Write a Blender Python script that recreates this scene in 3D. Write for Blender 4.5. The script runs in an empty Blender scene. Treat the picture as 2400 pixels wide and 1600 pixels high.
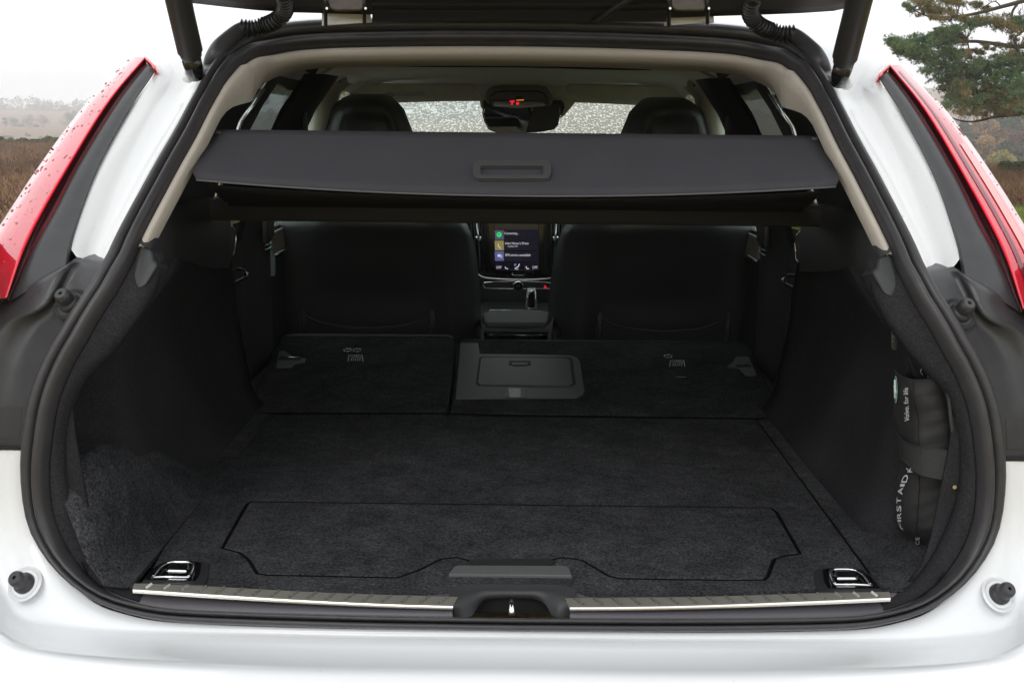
import bpy, bmesh, math, random
import numpy as np
from mathutils import Matrix, Vector
from mathutils.geometry import tessellate_polygon
R = math.radians
random.seed(7); rng = np.random.default_rng(7)
sc = bpy.context.scene
COL = sc.collection

# ------------------------------------------------------------------ camera, sky, sun, exposure
CAM = Vector((0, 0, 1.29)); F = 2744.0; CX, CY = 1176.0, 784.0
cam = bpy.data.cameras.new('camera'); cam.lens = 36 * F / 2352; cam.sensor_width = 36
cam.clip_start = 0.02; cam.clip_end = 4000
camo = bpy.data.objects.new('camera', cam); COL.objects.link(camo)
ROT = Matrix.Rotation(R(0.105), 3, 'Z') @ Matrix.Rotation(R(90 - 10.1), 3, 'X') @ Matrix.Rotation(R(0.6), 3, 'Z')
camo.matrix_world = Matrix.Translation(CAM) @ ROT.to_4x4()
sc.camera = camo
SUN_EL, SUN_AZ = 38, 200
w = bpy.data.worlds.new('World'); sc.world = w; w.use_nodes = True
nt = w.node_tree; nt.nodes.clear()
o_ = nt.nodes.new('ShaderNodeOutputWorld'); bg = nt.nodes.new('ShaderNodeBackground')
sky = nt.nodes.new('ShaderNodeTexSky'); sky.sky_type = 'NISHITA'; sky.sun_disc = False
sky.sun_elevation = R(SUN_EL); sky.sun_rotation = R(SUN_AZ); sky.air_density = 1.0; sky.dust_density = 3.0; sky.ozone_density = 1.0
hs = nt.nodes.new('ShaderNodeHueSaturation'); hs.inputs['Saturation'].default_value = 0.12
mx = nt.nodes.new('ShaderNodeMix'); mx.data_type = 'RGBA'; mx.inputs['Factor'].default_value = 0.86
mx.inputs['B'].default_value = (14.5, 14.9, 15.3, 1)      # the cloud layer: an even overcast
nt.links.new(sky.outputs[0], hs.inputs['Color']); nt.links.new(hs.outputs[0], mx.inputs['A'])
nt.links.new(mx.outputs['Result'], bg.inputs[0]); bg.inputs[1].default_value = 0.08
nt.links.new(bg.outputs[0], o_.inputs[0])
sl = bpy.data.lights.new('sun', 'SUN'); sl.energy = 0.55; sl.angle = R(25); sl.color = (1, .97, .93)
so = bpy.data.objects.new('sun', sl); COL.objects.link(so)
az = R(SUN_AZ); d = Vector((math.sin(az) * math.cos(R(SUN_EL)), math.cos(az) * math.cos(R(SUN_EL)), math.sin(R(SUN_EL))))
so.rotation_euler = (-d).to_track_quat('-Z', 'Y').to_euler()
sc.view_settings.view_transform = 'Standard'; sc.view_settings.look = 'None'
sc.view_settings.exposure = 0.46; sc.view_settings.gamma = 1
sc.render.engine = 'CYCLES'
cy = sc.cycles
cy.use_denoising = True; cy.max_bounces = 10; cy.diffuse_bounces = 7; cy.glossy_bounces = 4
cy.transmission_bounces = 6; cy.transparent_max_bounces = 12; cy.volume_bounces = 1
cy.sample_clamp_indirect = 6; cy.caustics_reflective = False; cy.caustics_refractive = False

# ------------------------------------------------------------------ measuring helpers (a photo pixel to a point of the place)
def ray(px, py):
    return ROT @ Vector(((px - CX) / F, -(py - CY) / F, -1))
def PY(px, py, Y): r = ray(px, py); return CAM + r * (Y / r.y)
def PZ(px, py, Z): r = ray(px, py); return CAM + r * ((Z - CAM.z) / r.z)
def PX(px, py, X): r = ray(px, py); return CAM + r * (X / r.x)
def PP(px, py, p0, n): r = ray(px, py); n = Vector(n); return CAM + r * ((Vector(p0) - CAM).dot(n) / r.dot(n))
PT = np.array([[.2, 1.44], [.5, 1.44], [.57, 1.455], [.62, 1.50], [.70, 1.525], [.80, 1.53], [.90, 1.54], [1.0, 1.575], [1.10, 1.64],
               [1.2, 1.745], [1.3, 1.875], [1.4, 2.03], [1.45, 2.13], [1.5, 2.25], [1.6, 2.6]])
def SY(x, z):                                   # rear of the car: distance behind which the body surface stands
    return float(np.interp(z, PT[:, 0], PT[:, 1])) * .34 + .33 * float(np.interp(z - .03, PT[:, 0], PT[:, 1])) + \
        .33 * float(np.interp(z + .03, PT[:, 0], PT[:, 1])) + .22 * x * x
def PS(px, py, off=0.0):
    r = ray(px, py); a, b = 1.0, 3.2
    for _ in range(40):
        m = (a + b) / 2; p = CAM + r * (m / r.y)
        if p.y < SY(p.x, p.z) + off: a = m
        else: b = m
    return CAM + r * (a / r.y)
def SN(x, z):
    e = .01; return Vector(((SY(x + e, z) - SY(x - e, z)) / (2 * e), -1, (SY(x, z + e) - SY(x, z - e)) / (2 * e))).normalized()
def mir(p): return Vector((-p[0], p[1], p[2]))
def resample(pts, n, smooth=True):
    P = np.array([list(p) for p in pts], float)
    if smooth and len(P) > 2:
        Q = []
        for i in range(len(P) - 1):
            p0 = P[max(i - 1, 0)]; p1 = P[i]; p2 = P[i + 1]; p3 = P[min(i + 2, len(P) - 1)]
            d01 = max(np.linalg.norm(p1 - p0), 1e-6) ** .5; d12 = max(np.linalg.norm(p2 - p1), 1e-6) ** .5; d23 = max(np.linalg.norm(p3 - p2), 1e-6) ** .5
            m1 = p2 - p1 + d12 * ((p1 - p0) / d01 - (p2 - p0) / (d01 + d12)) if i > 0 else p2 - p1
            m2 = p2 - p1 + d12 * ((p3 - p2) / d23 - (p3 - p1) / (d12 + d23)) if i < len(P) - 2 else p2 - p1
            for t in np.linspace(0, 1, 12, endpoint=False):
                Q.append((2 * t**3 - 3 * t**2 + 1) * p1 + (t**3 - 2 * t**2 + t) * m1 + (-2 * t**3 + 3 * t**2) * p2 + (t**3 - t**2) * m2)
        Q.append(P[-1]); P = np.array(Q)
    s = np.r_[0, np.cumsum(np.linalg.norm(np.diff(P, axis=0), axis=1))]
    t = np.linspace(0, s[-1], n)
    return [Vector([np.interp(v, s, P[:, k]) for k in range(P.shape[1])]) for v in t]

# ------------------------------------------------------------------ materials
MATS = {}
def mat(name, col, rough=.5, metal=0, bump=None, vary=None, coat=0, coat_rough=.05, spec=.5, sheen=0, trans=0, emit=None, ior=1.45, alpha=1):
    """bump=(scale, strength, distance); vary=(scale, low, high) multiplies the base colour"""
    if name in MATS: return MATS[name]
    m = bpy.data.materials.new(name); m.use_nodes = True; t = m.node_tree; b = t.nodes['Principled BSDF']
    L = t.links.new; I = b.inputs
    I['Base Color'].default_value = (*col, 1); I['Roughness'].default_value = rough; I['Metallic'].default_value = metal
    I['Specular IOR Level'].default_value = spec; I['Coat Weight'].default_value = coat; I['Coat Roughness'].default_value = coat_rough
    I['Sheen Weight'].default_value = sheen; I['Transmission Weight'].default_value = trans; I['IOR'].default_value = ior
    if emit: I['Emission Color'].default_value = (*emit[0], 1); I['Emission Strength'].default_value = emit[1]
    if bump or vary: tc = t.nodes.new('ShaderNodeTexCoord')
    if bump:
        n = t.nodes.new('ShaderNodeTexNoise'); n.inputs['Scale'].default_value = bump[0]; n.inputs['Detail'].default_value = 5
        L(tc.outputs['Object'], n.inputs['Vector']); bp = t.nodes.new('ShaderNodeBump')
        bp.inputs['Strength'].default_value = bump[1]; bp.inputs['Distance'].default_value = bump[2]
        L(n.outputs[0], bp.inputs['Height']); L(bp.outputs[0], I['Normal'])
    if vary:
        last = None
        for (sca, lo, hi) in (vary if isinstance(vary[0], tuple) else (vary,)):
            n = t.nodes.new('ShaderNodeTexNoise'); n.inputs['Scale'].default_value = sca; n.inputs['Detail'].default_value = 6
            L(tc.outputs['Object'], n.inputs['Vector']); mr = t.nodes.new('ShaderNodeMapRange')
            mr.inputs['From Min'].default_value = .3; mr.inputs['From Max'].default_value = .7
            mr.inputs['To Min'].default_value = lo; mr.inputs['To Max'].default_value = hi
            L(n.outputs[0], mr.inputs[0]); v = t.nodes.new('ShaderNodeVectorMath'); v.operation = 'SCALE'
            if last is None: v.inputs[0].default_value = col
            else: L(last, v.inputs[0])
            L(mr.outputs[0], v.inputs['Scale']); last = v.outputs[0]
        L(last, I['Base Color'])
    MATS[name] = m; return m
WHITE = mat('white_paint', (.79, .80, .81), .35, coat=.8, coat_rough=.06, vary=(3, .975, 1.0))
JAMB = WHITE
RUBBER = mat('seal_rubber', (.040, .038, .041), .38, bump=(900, .12, .001), vary=((40, .85, 1.1), (700, .9, 1.12)))
PLAST = mat('grained_black_plastic', (.038, .038, .041), .30, bump=(1500, .25, .0006), vary=(25, .85, 1.15))
PLASTG = mat('charcoal_plastic', (.035, .036, .038), .5, bump=(1200, .3, .0006), vary=(20, .9, 1.1))
PLASTL = mat('grey_plastic', (.09, .093, .09), .55, bump=(1200, .3, .0006), vary=(200, .92, 1.08))
SMOOTHB = mat('smooth_black_plastic', (.024, .024, .026), .38)
GLOSS = mat('gloss_black', (.004, .004, .005), .12, coat=.5)
BEIGE = mat('beige_trim', (.50, .455, .40), .7, bump=(1500, .3, .0005), vary=(60, .95, 1.04))
HEAD = mat('headliner_cloth', (.60, .57, .51), .95, bump=(1800, .4, .0008), vary=((30, .94, 1.05), (900, .9, 1.1)), sheen=.2)
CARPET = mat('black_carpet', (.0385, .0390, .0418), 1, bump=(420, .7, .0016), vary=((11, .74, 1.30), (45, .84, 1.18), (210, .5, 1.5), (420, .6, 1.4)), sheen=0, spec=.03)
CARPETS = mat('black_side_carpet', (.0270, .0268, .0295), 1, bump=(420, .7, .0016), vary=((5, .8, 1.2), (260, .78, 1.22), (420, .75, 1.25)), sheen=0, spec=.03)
CLOTH = mat('grey_cover_cloth', (.044, .043, .050), .75, bump=(2500, .5, .0005), vary=((12, .95, 1.05), (1500, .75, 1.3)), spec=.25)
UNDER = mat('cover_underside', (.008, .008, .009), .9)
LEATHER = mat('black_leather', (.034, .034, .037), .40, bump=(400, .15, .001), spec=.9)
LEATHG = mat('grey_armrest_leather', (.06, .066, .066), .5, bump=(500, .2, .0008))
CHROME = mat('chrome', (.85, .85, .86), .08, 1)
STEEL = mat('brushed_steel', (.75, .74, .68), .22, 1, bump=(90, .08, .001))
DARKIN = mat('dark_interior', (.008, .008, .009), .7)
REDL = mat('red_lens', (.62, .006, .028), .12, coat=1, coat_rough=.02, vary=(14, .85, 1.1), ior=1.5)
REDB = mat('bright_red_lens', (.85, .012, .04), .12, coat=1, coat_rough=.02)
REDD = mat('dark_red_lens', (.022, .001, .003), .3, coat=.25, coat_rough=.1, spec=.3)
REDP = mat('pale_red_lens', (.80, .30, .28), .12, coat=1, coat_rough=.02)
REDW = mat('wet_red_lens', (.60, .006, .028), .10, coat=1, coat_rough=.03, vary=(14, .85, 1.1), ior=1.5)
REDW.node_tree.nodes['Principled BSDF'].inputs['Coat IOR'].default_value = 2.1
WATERR = mat('drop_on_red_lens', (.30, .01, .02), .05, coat=1)
WATER = mat('water_drop', (.9, .9, .9), .02, trans=.85, ior=1.33, coat=1)
WHITEP = mat('white_print', (.8, .8, .8), .6)
GREYP = mat('grey_print', (.22, .22, .22), .6)
GREENP = mat('green_print', (.02, .42, .20), .6)
YELLOWP = mat('yellow_print', (.8, .62, .02), .6)
NYLON = mat('black_nylon', (.024, .023, .024), .62, bump=(1600, .5, .0006), vary=(12, .85, 1.2))
WOOD = mat('brown_wood_trim', (.11, .066, .042), .35, vary=((3, .8, 1.2),), coat=.3)
GREYDOOR = mat('grey_green_glass_frame', (.055, .062, .065), .35)
MIRR = mat('mirror_glass', (.85, .88, .85), .02, 1)
def glass_mat(name, tint=(.86, .93, .9), rain=0.0, scale=160):
    m = bpy.data.materials.new(name); m.use_nodes = True; t = m.node_tree; t.nodes.clear(); L = t.links.new
    out = t.nodes.new('ShaderNodeOutputMaterial'); tr = t.nodes.new('ShaderNodeBsdfTransparent'); tr.inputs[0].default_value = (*tint, 1)
    gl = t.nodes.new('ShaderNodeBsdfGlossy'); gl.inputs['Roughness'].default_value = .02
    lw = t.nodes.new('ShaderNodeLayerWeight'); pw = t.nodes.new('ShaderNodeMath'); pw.operation = 'POWER'; pw.inputs[1].default_value = 4; L(lw.outputs['Facing'], pw.inputs[0]); fr = t.nodes.new('ShaderNodeMath'); fr.operation = 'MULTIPLY_ADD'; fr.inputs[1].default_value = .8; fr.inputs[2].default_value = .04; L(pw.outputs[0], fr.inputs[0])
    m1 = t.nodes.new('ShaderNodeMixShader'); L(fr.outputs[0], m1.inputs[0]); L(tr.outputs[0], m1.inputs[1]); L(gl.outputs[0], m1.inputs[2])
    last = m1
    if rain:
        tc = t.nodes.new('ShaderNodeTexCoord'); v = t.nodes.new('ShaderNodeTexVoronoi'); v.inputs['Scale'].default_value = scale
        v.feature = 'SMOOTH_F1'; v.inputs['Smoothness'].default_value = .35
        nz = t.nodes.new('ShaderNodeTexNoise'); nz.inputs['Scale'].default_value = 60
        add = t.nodes.new('ShaderNodeVectorMath'); add.operation = 'MULTIPLY_ADD'; add.inputs[1].default_value = (.012, .012, .012)
        L(tc.outputs['Object'], nz.inputs['Vector']); L(nz.outputs['Color'], add.inputs[0]); L(tc.outputs['Object'], add.inputs[2]); L(add.outputs[0], v.inputs['Vector'])
        bp = t.nodes.new('ShaderNodeBump'); bp.invert = True; bp.inputs['Distance'].default_value = .006; bp.inputs['Strength'].default_value = 1
        L(v.outputs[0], bp.inputs['Height'])
        rf = t.nodes.new('ShaderNodeBsdfTranslucent'); rf.inputs[0].default_value = (.70, .78, .73, 1)
        L(bp.outputs[0], rf.inputs['Normal'])
        lt = t.nodes.new('ShaderNodeMath'); lt.operation = 'LESS_THAN'; lt.inputs[1].default_value = .37
        L(v.outputs[0], lt.inputs[0]); mu = t.nodes.new('ShaderNodeMath'); mu.operation = 'MULTIPLY'; mu.inputs[1].default_value = rain
        L(lt.outputs[0], mu.inputs[0])
        m2 = t.nodes.new('ShaderNodeMixShader'); L(mu.outputs[0], m2.inputs[0]); L(m1.outputs[0], m2.inputs[1]); L(rf.outputs[0], m2.inputs[2]); last = m2
    L(last.outputs[0], out.inputs[0]); return m
GLASS = glass_mat('window_glass'); TINT = glass_mat('tinted_window_glass', (.22, .26, .25)); RAINY = glass_mat('rain_covered_glass', (.82, .90, .84), .8, 95)
RAINYS = glass_mat('rain_covered_side_glass', (.6, .75, .7), .7, 90)

WATER = glass_mat('clear_water_drop', (.90, .92, .92))
# ------------------------------------------------------------------ building helpers
WM = {}                                         # each object's own world position, for parenting
def tag(o, label=None, category=None, group=None, kind=None):
    if label: o['label'] = label
    if category: o['category'] = category
    if group: o['group'] = group
    if kind: o['kind'] = kind
    return o
def empty(name, loc, label, category, group=None):
    o = bpy.data.objects.new(name, None); COL.objects.link(o); o.location = loc; WM[o.name] = Matrix.Translation(loc)
    return tag(o, label, category, group)
def link(o, M, parent=None):
    COL.objects.link(o); o.matrix_basis = M; WM[o.name] = M
    if parent is not None:
        o.parent = parent; o.matrix_parent_inverse = WM[parent.name].inverted()
    return o
def mesh(name, V, Fc, m, parent=None, smooth=True, bevel=0, seg=2, solid=0, sub=0, auto=None, kind=None, mats=None, mi=None, off=-1):
    V = np.array([list(v) for v in V], float).reshape(-1, 3); c = (V.min(0) + V.max(0)) / 2
    me = bpy.data.meshes.new(name); me.from_pydata((V - c).tolist(), [], [list(f) for f in Fc]); me.update()
    for mm in (mats or [m]): me.materials.append(mm)
    if mi is not None: me.polygons.foreach_set('material_index', mi)
    if smooth: me.polygons.foreach_set('use_smooth', [True] * len(me.polygons))
    if auto is not None: me.set_sharp_from_angle(angle=R(auto))
    o = bpy.data.objects.new(name, me); link(o, Matrix.Translation(c), parent)
    if solid: md = o.modifiers.new('s', 'SOLIDIFY'); md.thickness = solid; md.offset = off
    if sub: md = o.modifiers.new('u', 'SUBSURF'); md.levels = md.render_levels = sub
    if bevel: md = o.modifiers.new('b', 'BEVEL'); md.width = bevel; md.segments = seg; md.limit_method = 'ANGLE'; md.angle_limit = R(35); md.harden_normals = False
    if kind: o['kind'] = kind
    return o
def gridfaces(nr, ncol, cr=False, cc=False, base=0):
    f = []
    for i in range(nr if cr else nr - 1):
        for j in range(ncol if cc else ncol - 1):
            a = i * ncol + j; b = i * ncol + (j + 1) % ncol; c = ((i + 1) % nr) * ncol + (j + 1) % ncol; d_ = ((i + 1) % nr) * ncol + j
            f.append((base + a, base + b, base + c, base + d_))
    return f
def loft(name, rows, m, parent=None, cr=False, cc=False, **k):
    V = [p for r in rows for p in r]; return mesh(name, V, gridfaces(len(rows), len(rows[0]), cr, cc), m, parent, **k)
def stations(rows, n, col=None):
    """smooth a list of matched rows along their length (each row: list of points)"""
    cols = [resample([r[j] for r in rows], n) for j in range(len(rows[0]))]
    return [[c[i] for c in cols] for i in range(n)]
def both(fn, *a, **k):
    fn(1, *a, **k); fn(-1, *a, **k)
def S(p, s): return Vector((p[0] * s, p[1], p[2]))       # s = 1 left as measured, -1 the mirrored side
def sweep_frames(P, closed, nrm):
    n = len(P); out = []
    for i in range(n):
        a = P[(i - 1) % n] if closed or i > 0 else P[i]; b = P[(i + 1) % n] if closed or i < n - 1 else P[i]
        t = (b - a).normalized(); N = nrm(P[i], i); N = (N - t * N.dot(t)).normalized(); out.append((t, N, N.cross(t).normalized()))
    return out
def tube(name, pts, r, m, parent=None, n=10, closed=False, smoothpath=0, cap=True, **k):
    if smoothpath: pts = resample(pts, smoothpath)
    P = [Vector(p) for p in pts]; rr = list(r) if hasattr(r, '__len__') else [r] * len(P); V = []
    if len(rr) != len(P): rr = list(np.interp(np.linspace(0, 1, len(P)), np.linspace(0, 1, len(rr)), rr))
    up = None; T = []
    for i in range(len(P)):
        a = P[(i - 1) % len(P)] if closed or i > 0 else P[i]; b = P[(i + 1) % len(P)] if closed or i < len(P) - 1 else P[i]
        t = (b - a).normalized()
        if up is None: up = t.orthogonal().normalized()
        up = (up - t * up.dot(t)).normalized(); s = t.cross(up)
        for j in range(n):
            an = 2 * math.pi * j / n; V.append(P[i] + (up * math.cos(an) + s * math.sin(an)) * rr[i])
    Fc = gridfaces(len(P), n, closed, True)
    if cap and not closed: Fc += [tuple(range(n))[::-1], tuple(range((len(P) - 1) * n, len(P) * n))]
    return mesh(name, V, Fc, m, parent, **k)
def prism(name, outer, m, parent=None, n=None, t=.01, holes=(), **k):
    """flat piece with outline (3D points) and thickness t against its normal n"""
    loops = [[Vector(p) for p in outer]] + [[Vector(p) for p in h] for h in holes]
    n = Vector(n).normalized() if n is not None else (loops[0][1] - loops[0][0]).cross(loops[0][2] - loops[0][1]).normalized()
    V = [p for l in loops for p in l]; N = len(V)
    if len(loops) == 1: Ft = [tuple(range(N))]
    else: Ft = [tuple(x) for x in tessellate_polygon(loops)]
    def nn(f): 
        q = Vector((0, 0, 0))
        for i in range(len(f)): q += (V[f[i]] - V[f[0]]).cross(V[f[(i + 1) % len(f)]] - V[f[0]])
        return q
    Ft = [f if nn(f).dot(n) > 0 else f[::-1] for f in Ft]
    Fb = [tuple(i + N for i in f[::-1]) for f in Ft]; side = []; b = 0
    V2 = V + [p - n * t for p in V]
    for l in loops:
        for i in range(len(l)):
            a = b + i; c = b + (i + 1) % len(l); side.append((a, c, c + N, a + N))
        b += len(l)
    o = mesh(name, V2, Ft + Fb + side, m, parent, smooth=False, **k)
    bm = bmesh.new(); bm.from_mesh(o.data); bmesh.ops.recalc_face_normals(bm, faces=bm.faces); bm.to_mesh(o.data); bm.free()
    return o
def box(name, c, s, m, parent=None, bevel=.003, rot=None, seg=2, taper=None, **k):
    M = rot if rot is not None else Matrix.Identity(3); V = []
    for z in (-1, 1):
        for (x, y) in ((-1, -1), (1, -1), (1, 1), (-1, 1)):
            q = Vector((x * s[0] / 2, y * s[1] / 2, z * s[2] / 2))
            if taper and z > 0: q.x *= taper[0]; q.y *= taper[1]
            V.append(Vector(c) + M @ q)
    return mesh(name, V, [(3, 2, 1, 0), (4, 5, 6, 7), (0, 1, 5, 4), (1, 2, 6, 5), (2, 3, 7, 6), (3, 0, 4, 7)], m, parent, bevel=bevel, seg=seg, **k)
def lathe(name, base, axis, prof, m, parent=None, n=24, **k):
    ax = Vector(axis).normalized(); u = ax.orthogonal().normalized(); v = ax.cross(u); V = []
    for (r, h) in prof:
        for j in range(n):
            a = 2 * math.pi * j / n; V.append(Vector(base) + ax * h + (u * math.cos(a) + v * math.sin(a)) * r)
    Fc = gridfaces(len(prof), n, False, True) + [tuple(range(n))[::-1], tuple(range((len(prof) - 1) * n, len(prof) * n))]
    k.setdefault('auto', 40); return mesh(name, V, Fc, m, parent, **k)
def text(name, s, a, b, up, m, parent=None, depth=.0003):
    """print s from a to b (its left and right foot); up = vector of its full height; lies where those points lie"""
    cu = bpy.data.curves.new(name, 'FONT'); cu.body = s; cu.extrude = 0; cu.resolution_u = 3
    to = bpy.data.objects.new('t', cu); me = bpy.data.meshes.new_from_object(to); bpy.data.objects.remove(to)
    C = np.array([v.co[:] for v in me.vertices]); lo, hi = C.min(0), C.max(0)
    a = Vector(a); b = Vector(b); up = Vector(up); n = (b - a).cross(up).normalized()
    V = [a + (b - a) * ((c[0] - lo[0]) / (hi[0] - lo[0])) + up * ((c[1] - lo[1]) / max(hi[1] - lo[1], 1e-6)) + n * depth for c in C]
    return mesh(name, V, [tuple(p.vertices) for p in me.polygons], m, parent, smooth=False)
def dup(o, parent, M=None):
    c = o.copy(); M2 = (M or Matrix.Identity(4)) @ WM[o.name]; link(c, M2, parent); return c
def drops(name, objs, dens, rmin, rmax, parent, m=WATER, seed=1, pick=None, limit=4000):
    """rain drops standing on the surfaces of objs"""
    rg = np.random.default_rng(seed); V = []; Fc = []
    for o in objs:
        me = o.data; M = WM[o.name]; vs = [M @ v.co for v in me.vertices]
        for p in me.polygons:
            q = [vs[i] for i in p.vertices]; n = (q[1] - q[0]).cross(q[2] - q[0])
            if n.length < 1e-9: continue
            ar = n.length / 2 * (2 if len(q) == 4 else 1); n.normalize()
            if n.y > 0: n = -n
            c0 = sum(q, Vector()) / len(q)
            if pick and not pick(c0, n): continue
            for _ in range(rg.poisson(ar * dens)):
                u, v = rg.random(), rg.random()
                P = q[0].lerp(q[1], u).lerp((q[3] if len(q) > 3 else q[2]).lerp(q[2], u), v)
                r = rmin + (rmax - rmin) * rg.random() ** 3; t = n.orthogonal().normalized(); b = n.cross(t); st = 1 + .6 * rg.random()
                k0 = len(V); g = Vector((0, 0, -1)) - n * (-n.z); g = g.normalized() if g.length > .1 else t; h = n.cross(g)
                for (rr, hh) in ((1, 0), (.75, .35)):
                    for j in range(6):
                        a = j * math.pi / 3; V.append(P + (g * math.cos(a) * st + h * math.sin(a)) * r * rr + n * r * hh)
                V.append(P + n * r * .5)
                for j in range(6): Fc.append((k0 + j, k0 + (j + 1) % 6, k0 + 6 + (j + 1) % 6, k0 + 6 + j)); Fc.append((k0 + 6 + j, k0 + 6 + (j + 1) % 6, k0 + 12))
            if len(V) > limit * 13: break
    if V: return mesh(name, V, Fc, m, parent, kind='stuff')

car = empty('estate_car', (0, 3.6, 0), 'white estate car seen from behind with its tailgate raised and rear seats folded', 'car')

# ================================================================== THE CAR: rear opening
OPL = [(1176,44),(1000,45),(855,47),(740,51),(650,60),(585,77),(537,100),(497,140),(470,185),(445,240),(405,315),(355,390),(325,447),(295,502),(262,562),(240,609),
       (205,667),(160,727),(127,782),(107,816),(85,866),(67,924),(57,989),(51.5,1049),(51,1096),(60,1174),(77,1233),(107,1283),(155,1338),(215,1383),
       (280,1408),(350,1423),(475,1432),(588,1437),(813,1443),(1176,1447)]
OPR = [(1176,44),(1350,46),(1526,52),(1620,56),(1701,62),(1764,75),(1805,92),(1845,122),(1885,168),(1914,212),(1939,250),(1969,312),(2006,390),(2039,449),(2074,517),(2121,622),
       (2139,657),(2176,717),(2214,783),(2234,814),(2266,884),(2286,951),(2296,1021),(2299,1084),(2296,1134),(2291,1176),(2279,1221),(2259,1263),(2226,1311),(2176,1361),
       (2114,1401),(2051,1423),(1964,1440),(1764,1445),(1500,1447),(1176,1447)]
NC = 90
cl = resample([PS(*p) for p in OPL], NC); cr_ = resample([PS(*p) for p in OPR], NC)
HALF = [(a + mir(b)) / 2 for a, b in zip(cl, cr_)]            # left half, top centre to bottom centre
HALF[0].x = 0; HALF[-1].x = 0
LOOP = HALF + [mir(p) for p in HALF[-2:0:-1]]
CTR = Vector((0, 1.6, 1.02))
def fr_loop(P): return sweep_frames(P, True, lambda p, i: SN(p.x, p.z).lerp(Vector((0, -1, 0)), .75 if p.z > 1.4 else (.3 if p.z > 1.1 else 0)))
FR = fr_loop(LOOP)
def inward(i):
    t, N, B = FR[i]; c = CTR - LOOP[i]
    return B if B.dot(c) > 0 else -B
def wsc(i):
    p = LOOP[i]; t_ = p.z; k_ = float(np.interp(t_, [.6, .64, .72, .85, 1.0, 1.15, 1.36, 1.42, 1.46], [.42, .45, .85, .98, .98, .84, .84, 1.05, 1.22])); return k_
def rim(i, b, n): return LOOP[i] + inward(i) * (min(b, .037) * wsc(i) + max(0, b - .037)) + FR[i][1] * n
NL = len(LOOP)
def ring(name, prof, m, idx=None, **k):
    ids = idx if idx is not None else range(NL)
    rows = [[rim(i, b, n) for (b, n) in prof] for i in ids]
    return loft(name, rows, m, car, cr=idx is None, **k)
s1 = [(-.002, -.02), (-.002, .002), (.000, .008), (.004, .012), (.010, .013), (.015, .010), (.017, .004), (.018, -.002)]
s2 = [(.018, -.002), (.0195, .006), (.023, .012), (.028, .0145), (.033, .012), (.036, .005), (.037, -.006), (.037, -.02)]
seal = ring('tailgate_seal', s1, RUBBER); o = ring('inner_seal_lip', s2, RUBBER); o.parent = seal; o.matrix_parent_inverse = WM[seal.name].inverted()
tag(seal, 'black double rubber seal all round the boot opening')
def idx_near(fn):                               # indices of the left half where fn(point) holds
    return [i for i in range(NC) if fn(LOOP[i])]
iz = lambda z0, z1: [i for i in range(NC) if z0 <= LOOP[i].z <= z1]
# beige pillar and roof-edge trim (upper part), black lower flange
def half_ids(cond):
    L_ = [i for i in range(NC) if cond(LOOP[i])]; Rr = [(NL - i) % NL for i in L_]; return L_, Rr
LU, RU = half_ids(lambda p: p.z > 1.118)
def zz(i): return LOOP[i].z
flp = [(.037, -.012), (.040, -.006), (.046, -.005), (.051, -.012), (.055, -.03), (.057, -.06), (.060, -.10)]
topids = RU[::-1] + LU[1:] if RU[0] == LU[0] else RU[::-1] + LU
pill = lambda i: LOOP[i].z < 1.405
PP1 = [(.037, -.012), (.039, -.005), (.0445, -.004), (.0475, -.010), (.0475, -.022), (.044, -.035)]
PP2 = [(.037, -.015), (.041, -.006), (.048, -.004), (.055, -.012), (.058, -.035), (.052, -.08)]
def tprof(i):
    t_ = max(0, min(1, (LOOP[i].z - 1.33) / .09)); t_ = t_ * t_ * (3 - 2 * t_); return [rim(i, a[0] + (b[0] - a[0]) * t_, a[1] + (b[1] - a[1]) * t_) for a, b in zip(PP1, PP2)]
for s, ids in ((1, LU), (-1, RU)):
    k_ = next(j for j, i in enumerate(ids) if LOOP[i].z < 1.40); loft('pillar_trim', [tprof(i) for i in ids[k_ - 1:]], BEIGE, car)
it = [i for i in RU[::-1] if LOOP[i].z >= 1.40] + [i for i in LU if LOOP[i].z >= 1.40 and i != 0]
header = loft('roof_edge_trim', [tprof(i) for i in it], mat('roof_edge_beige', (.47, .425, .375), .75, bump=(1500, .3, .0005)), car)
LF, RF = half_ids(lambda p: p.z <= 1.125)
for ids in (LF, RF):
    low = [i for i in ids if not (abs(LOOP[i].x) < .51 and LOOP[i].z < .8)]
    rows = []
    for i in low:
        zi = LOOP[i].z; wd = float(np.interp(zi, [.62, .70, .78, .86, .95, 1.02, 1.08, 1.125], [.016, .022, .012, .006, .010, .034, .040, .030]))
        rows.append([rim(i, .037, -.02), rim(i, .038, -.010), rim(i, .041, -.009), rim(i, .038 + wd * .8, -.016), rim(i, .039 + wd, -.026), rim(i, .034 + wd, -.042), rim(i, .010, -.075)])
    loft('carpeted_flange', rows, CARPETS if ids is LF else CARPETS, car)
# black moulded end pieces below the beige trim
for s in (1, -1):
    q = [(322,563),(348,567),(353,600),(363,606),(333,656),(316,664),(301,638)]
    prism('pillar_foot_trim', [S(PS(a, b, .015), s) for a, b in q], PLASTG, car, n=(0, -1, .2), t=.06, bevel=.006, seg=3)

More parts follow.
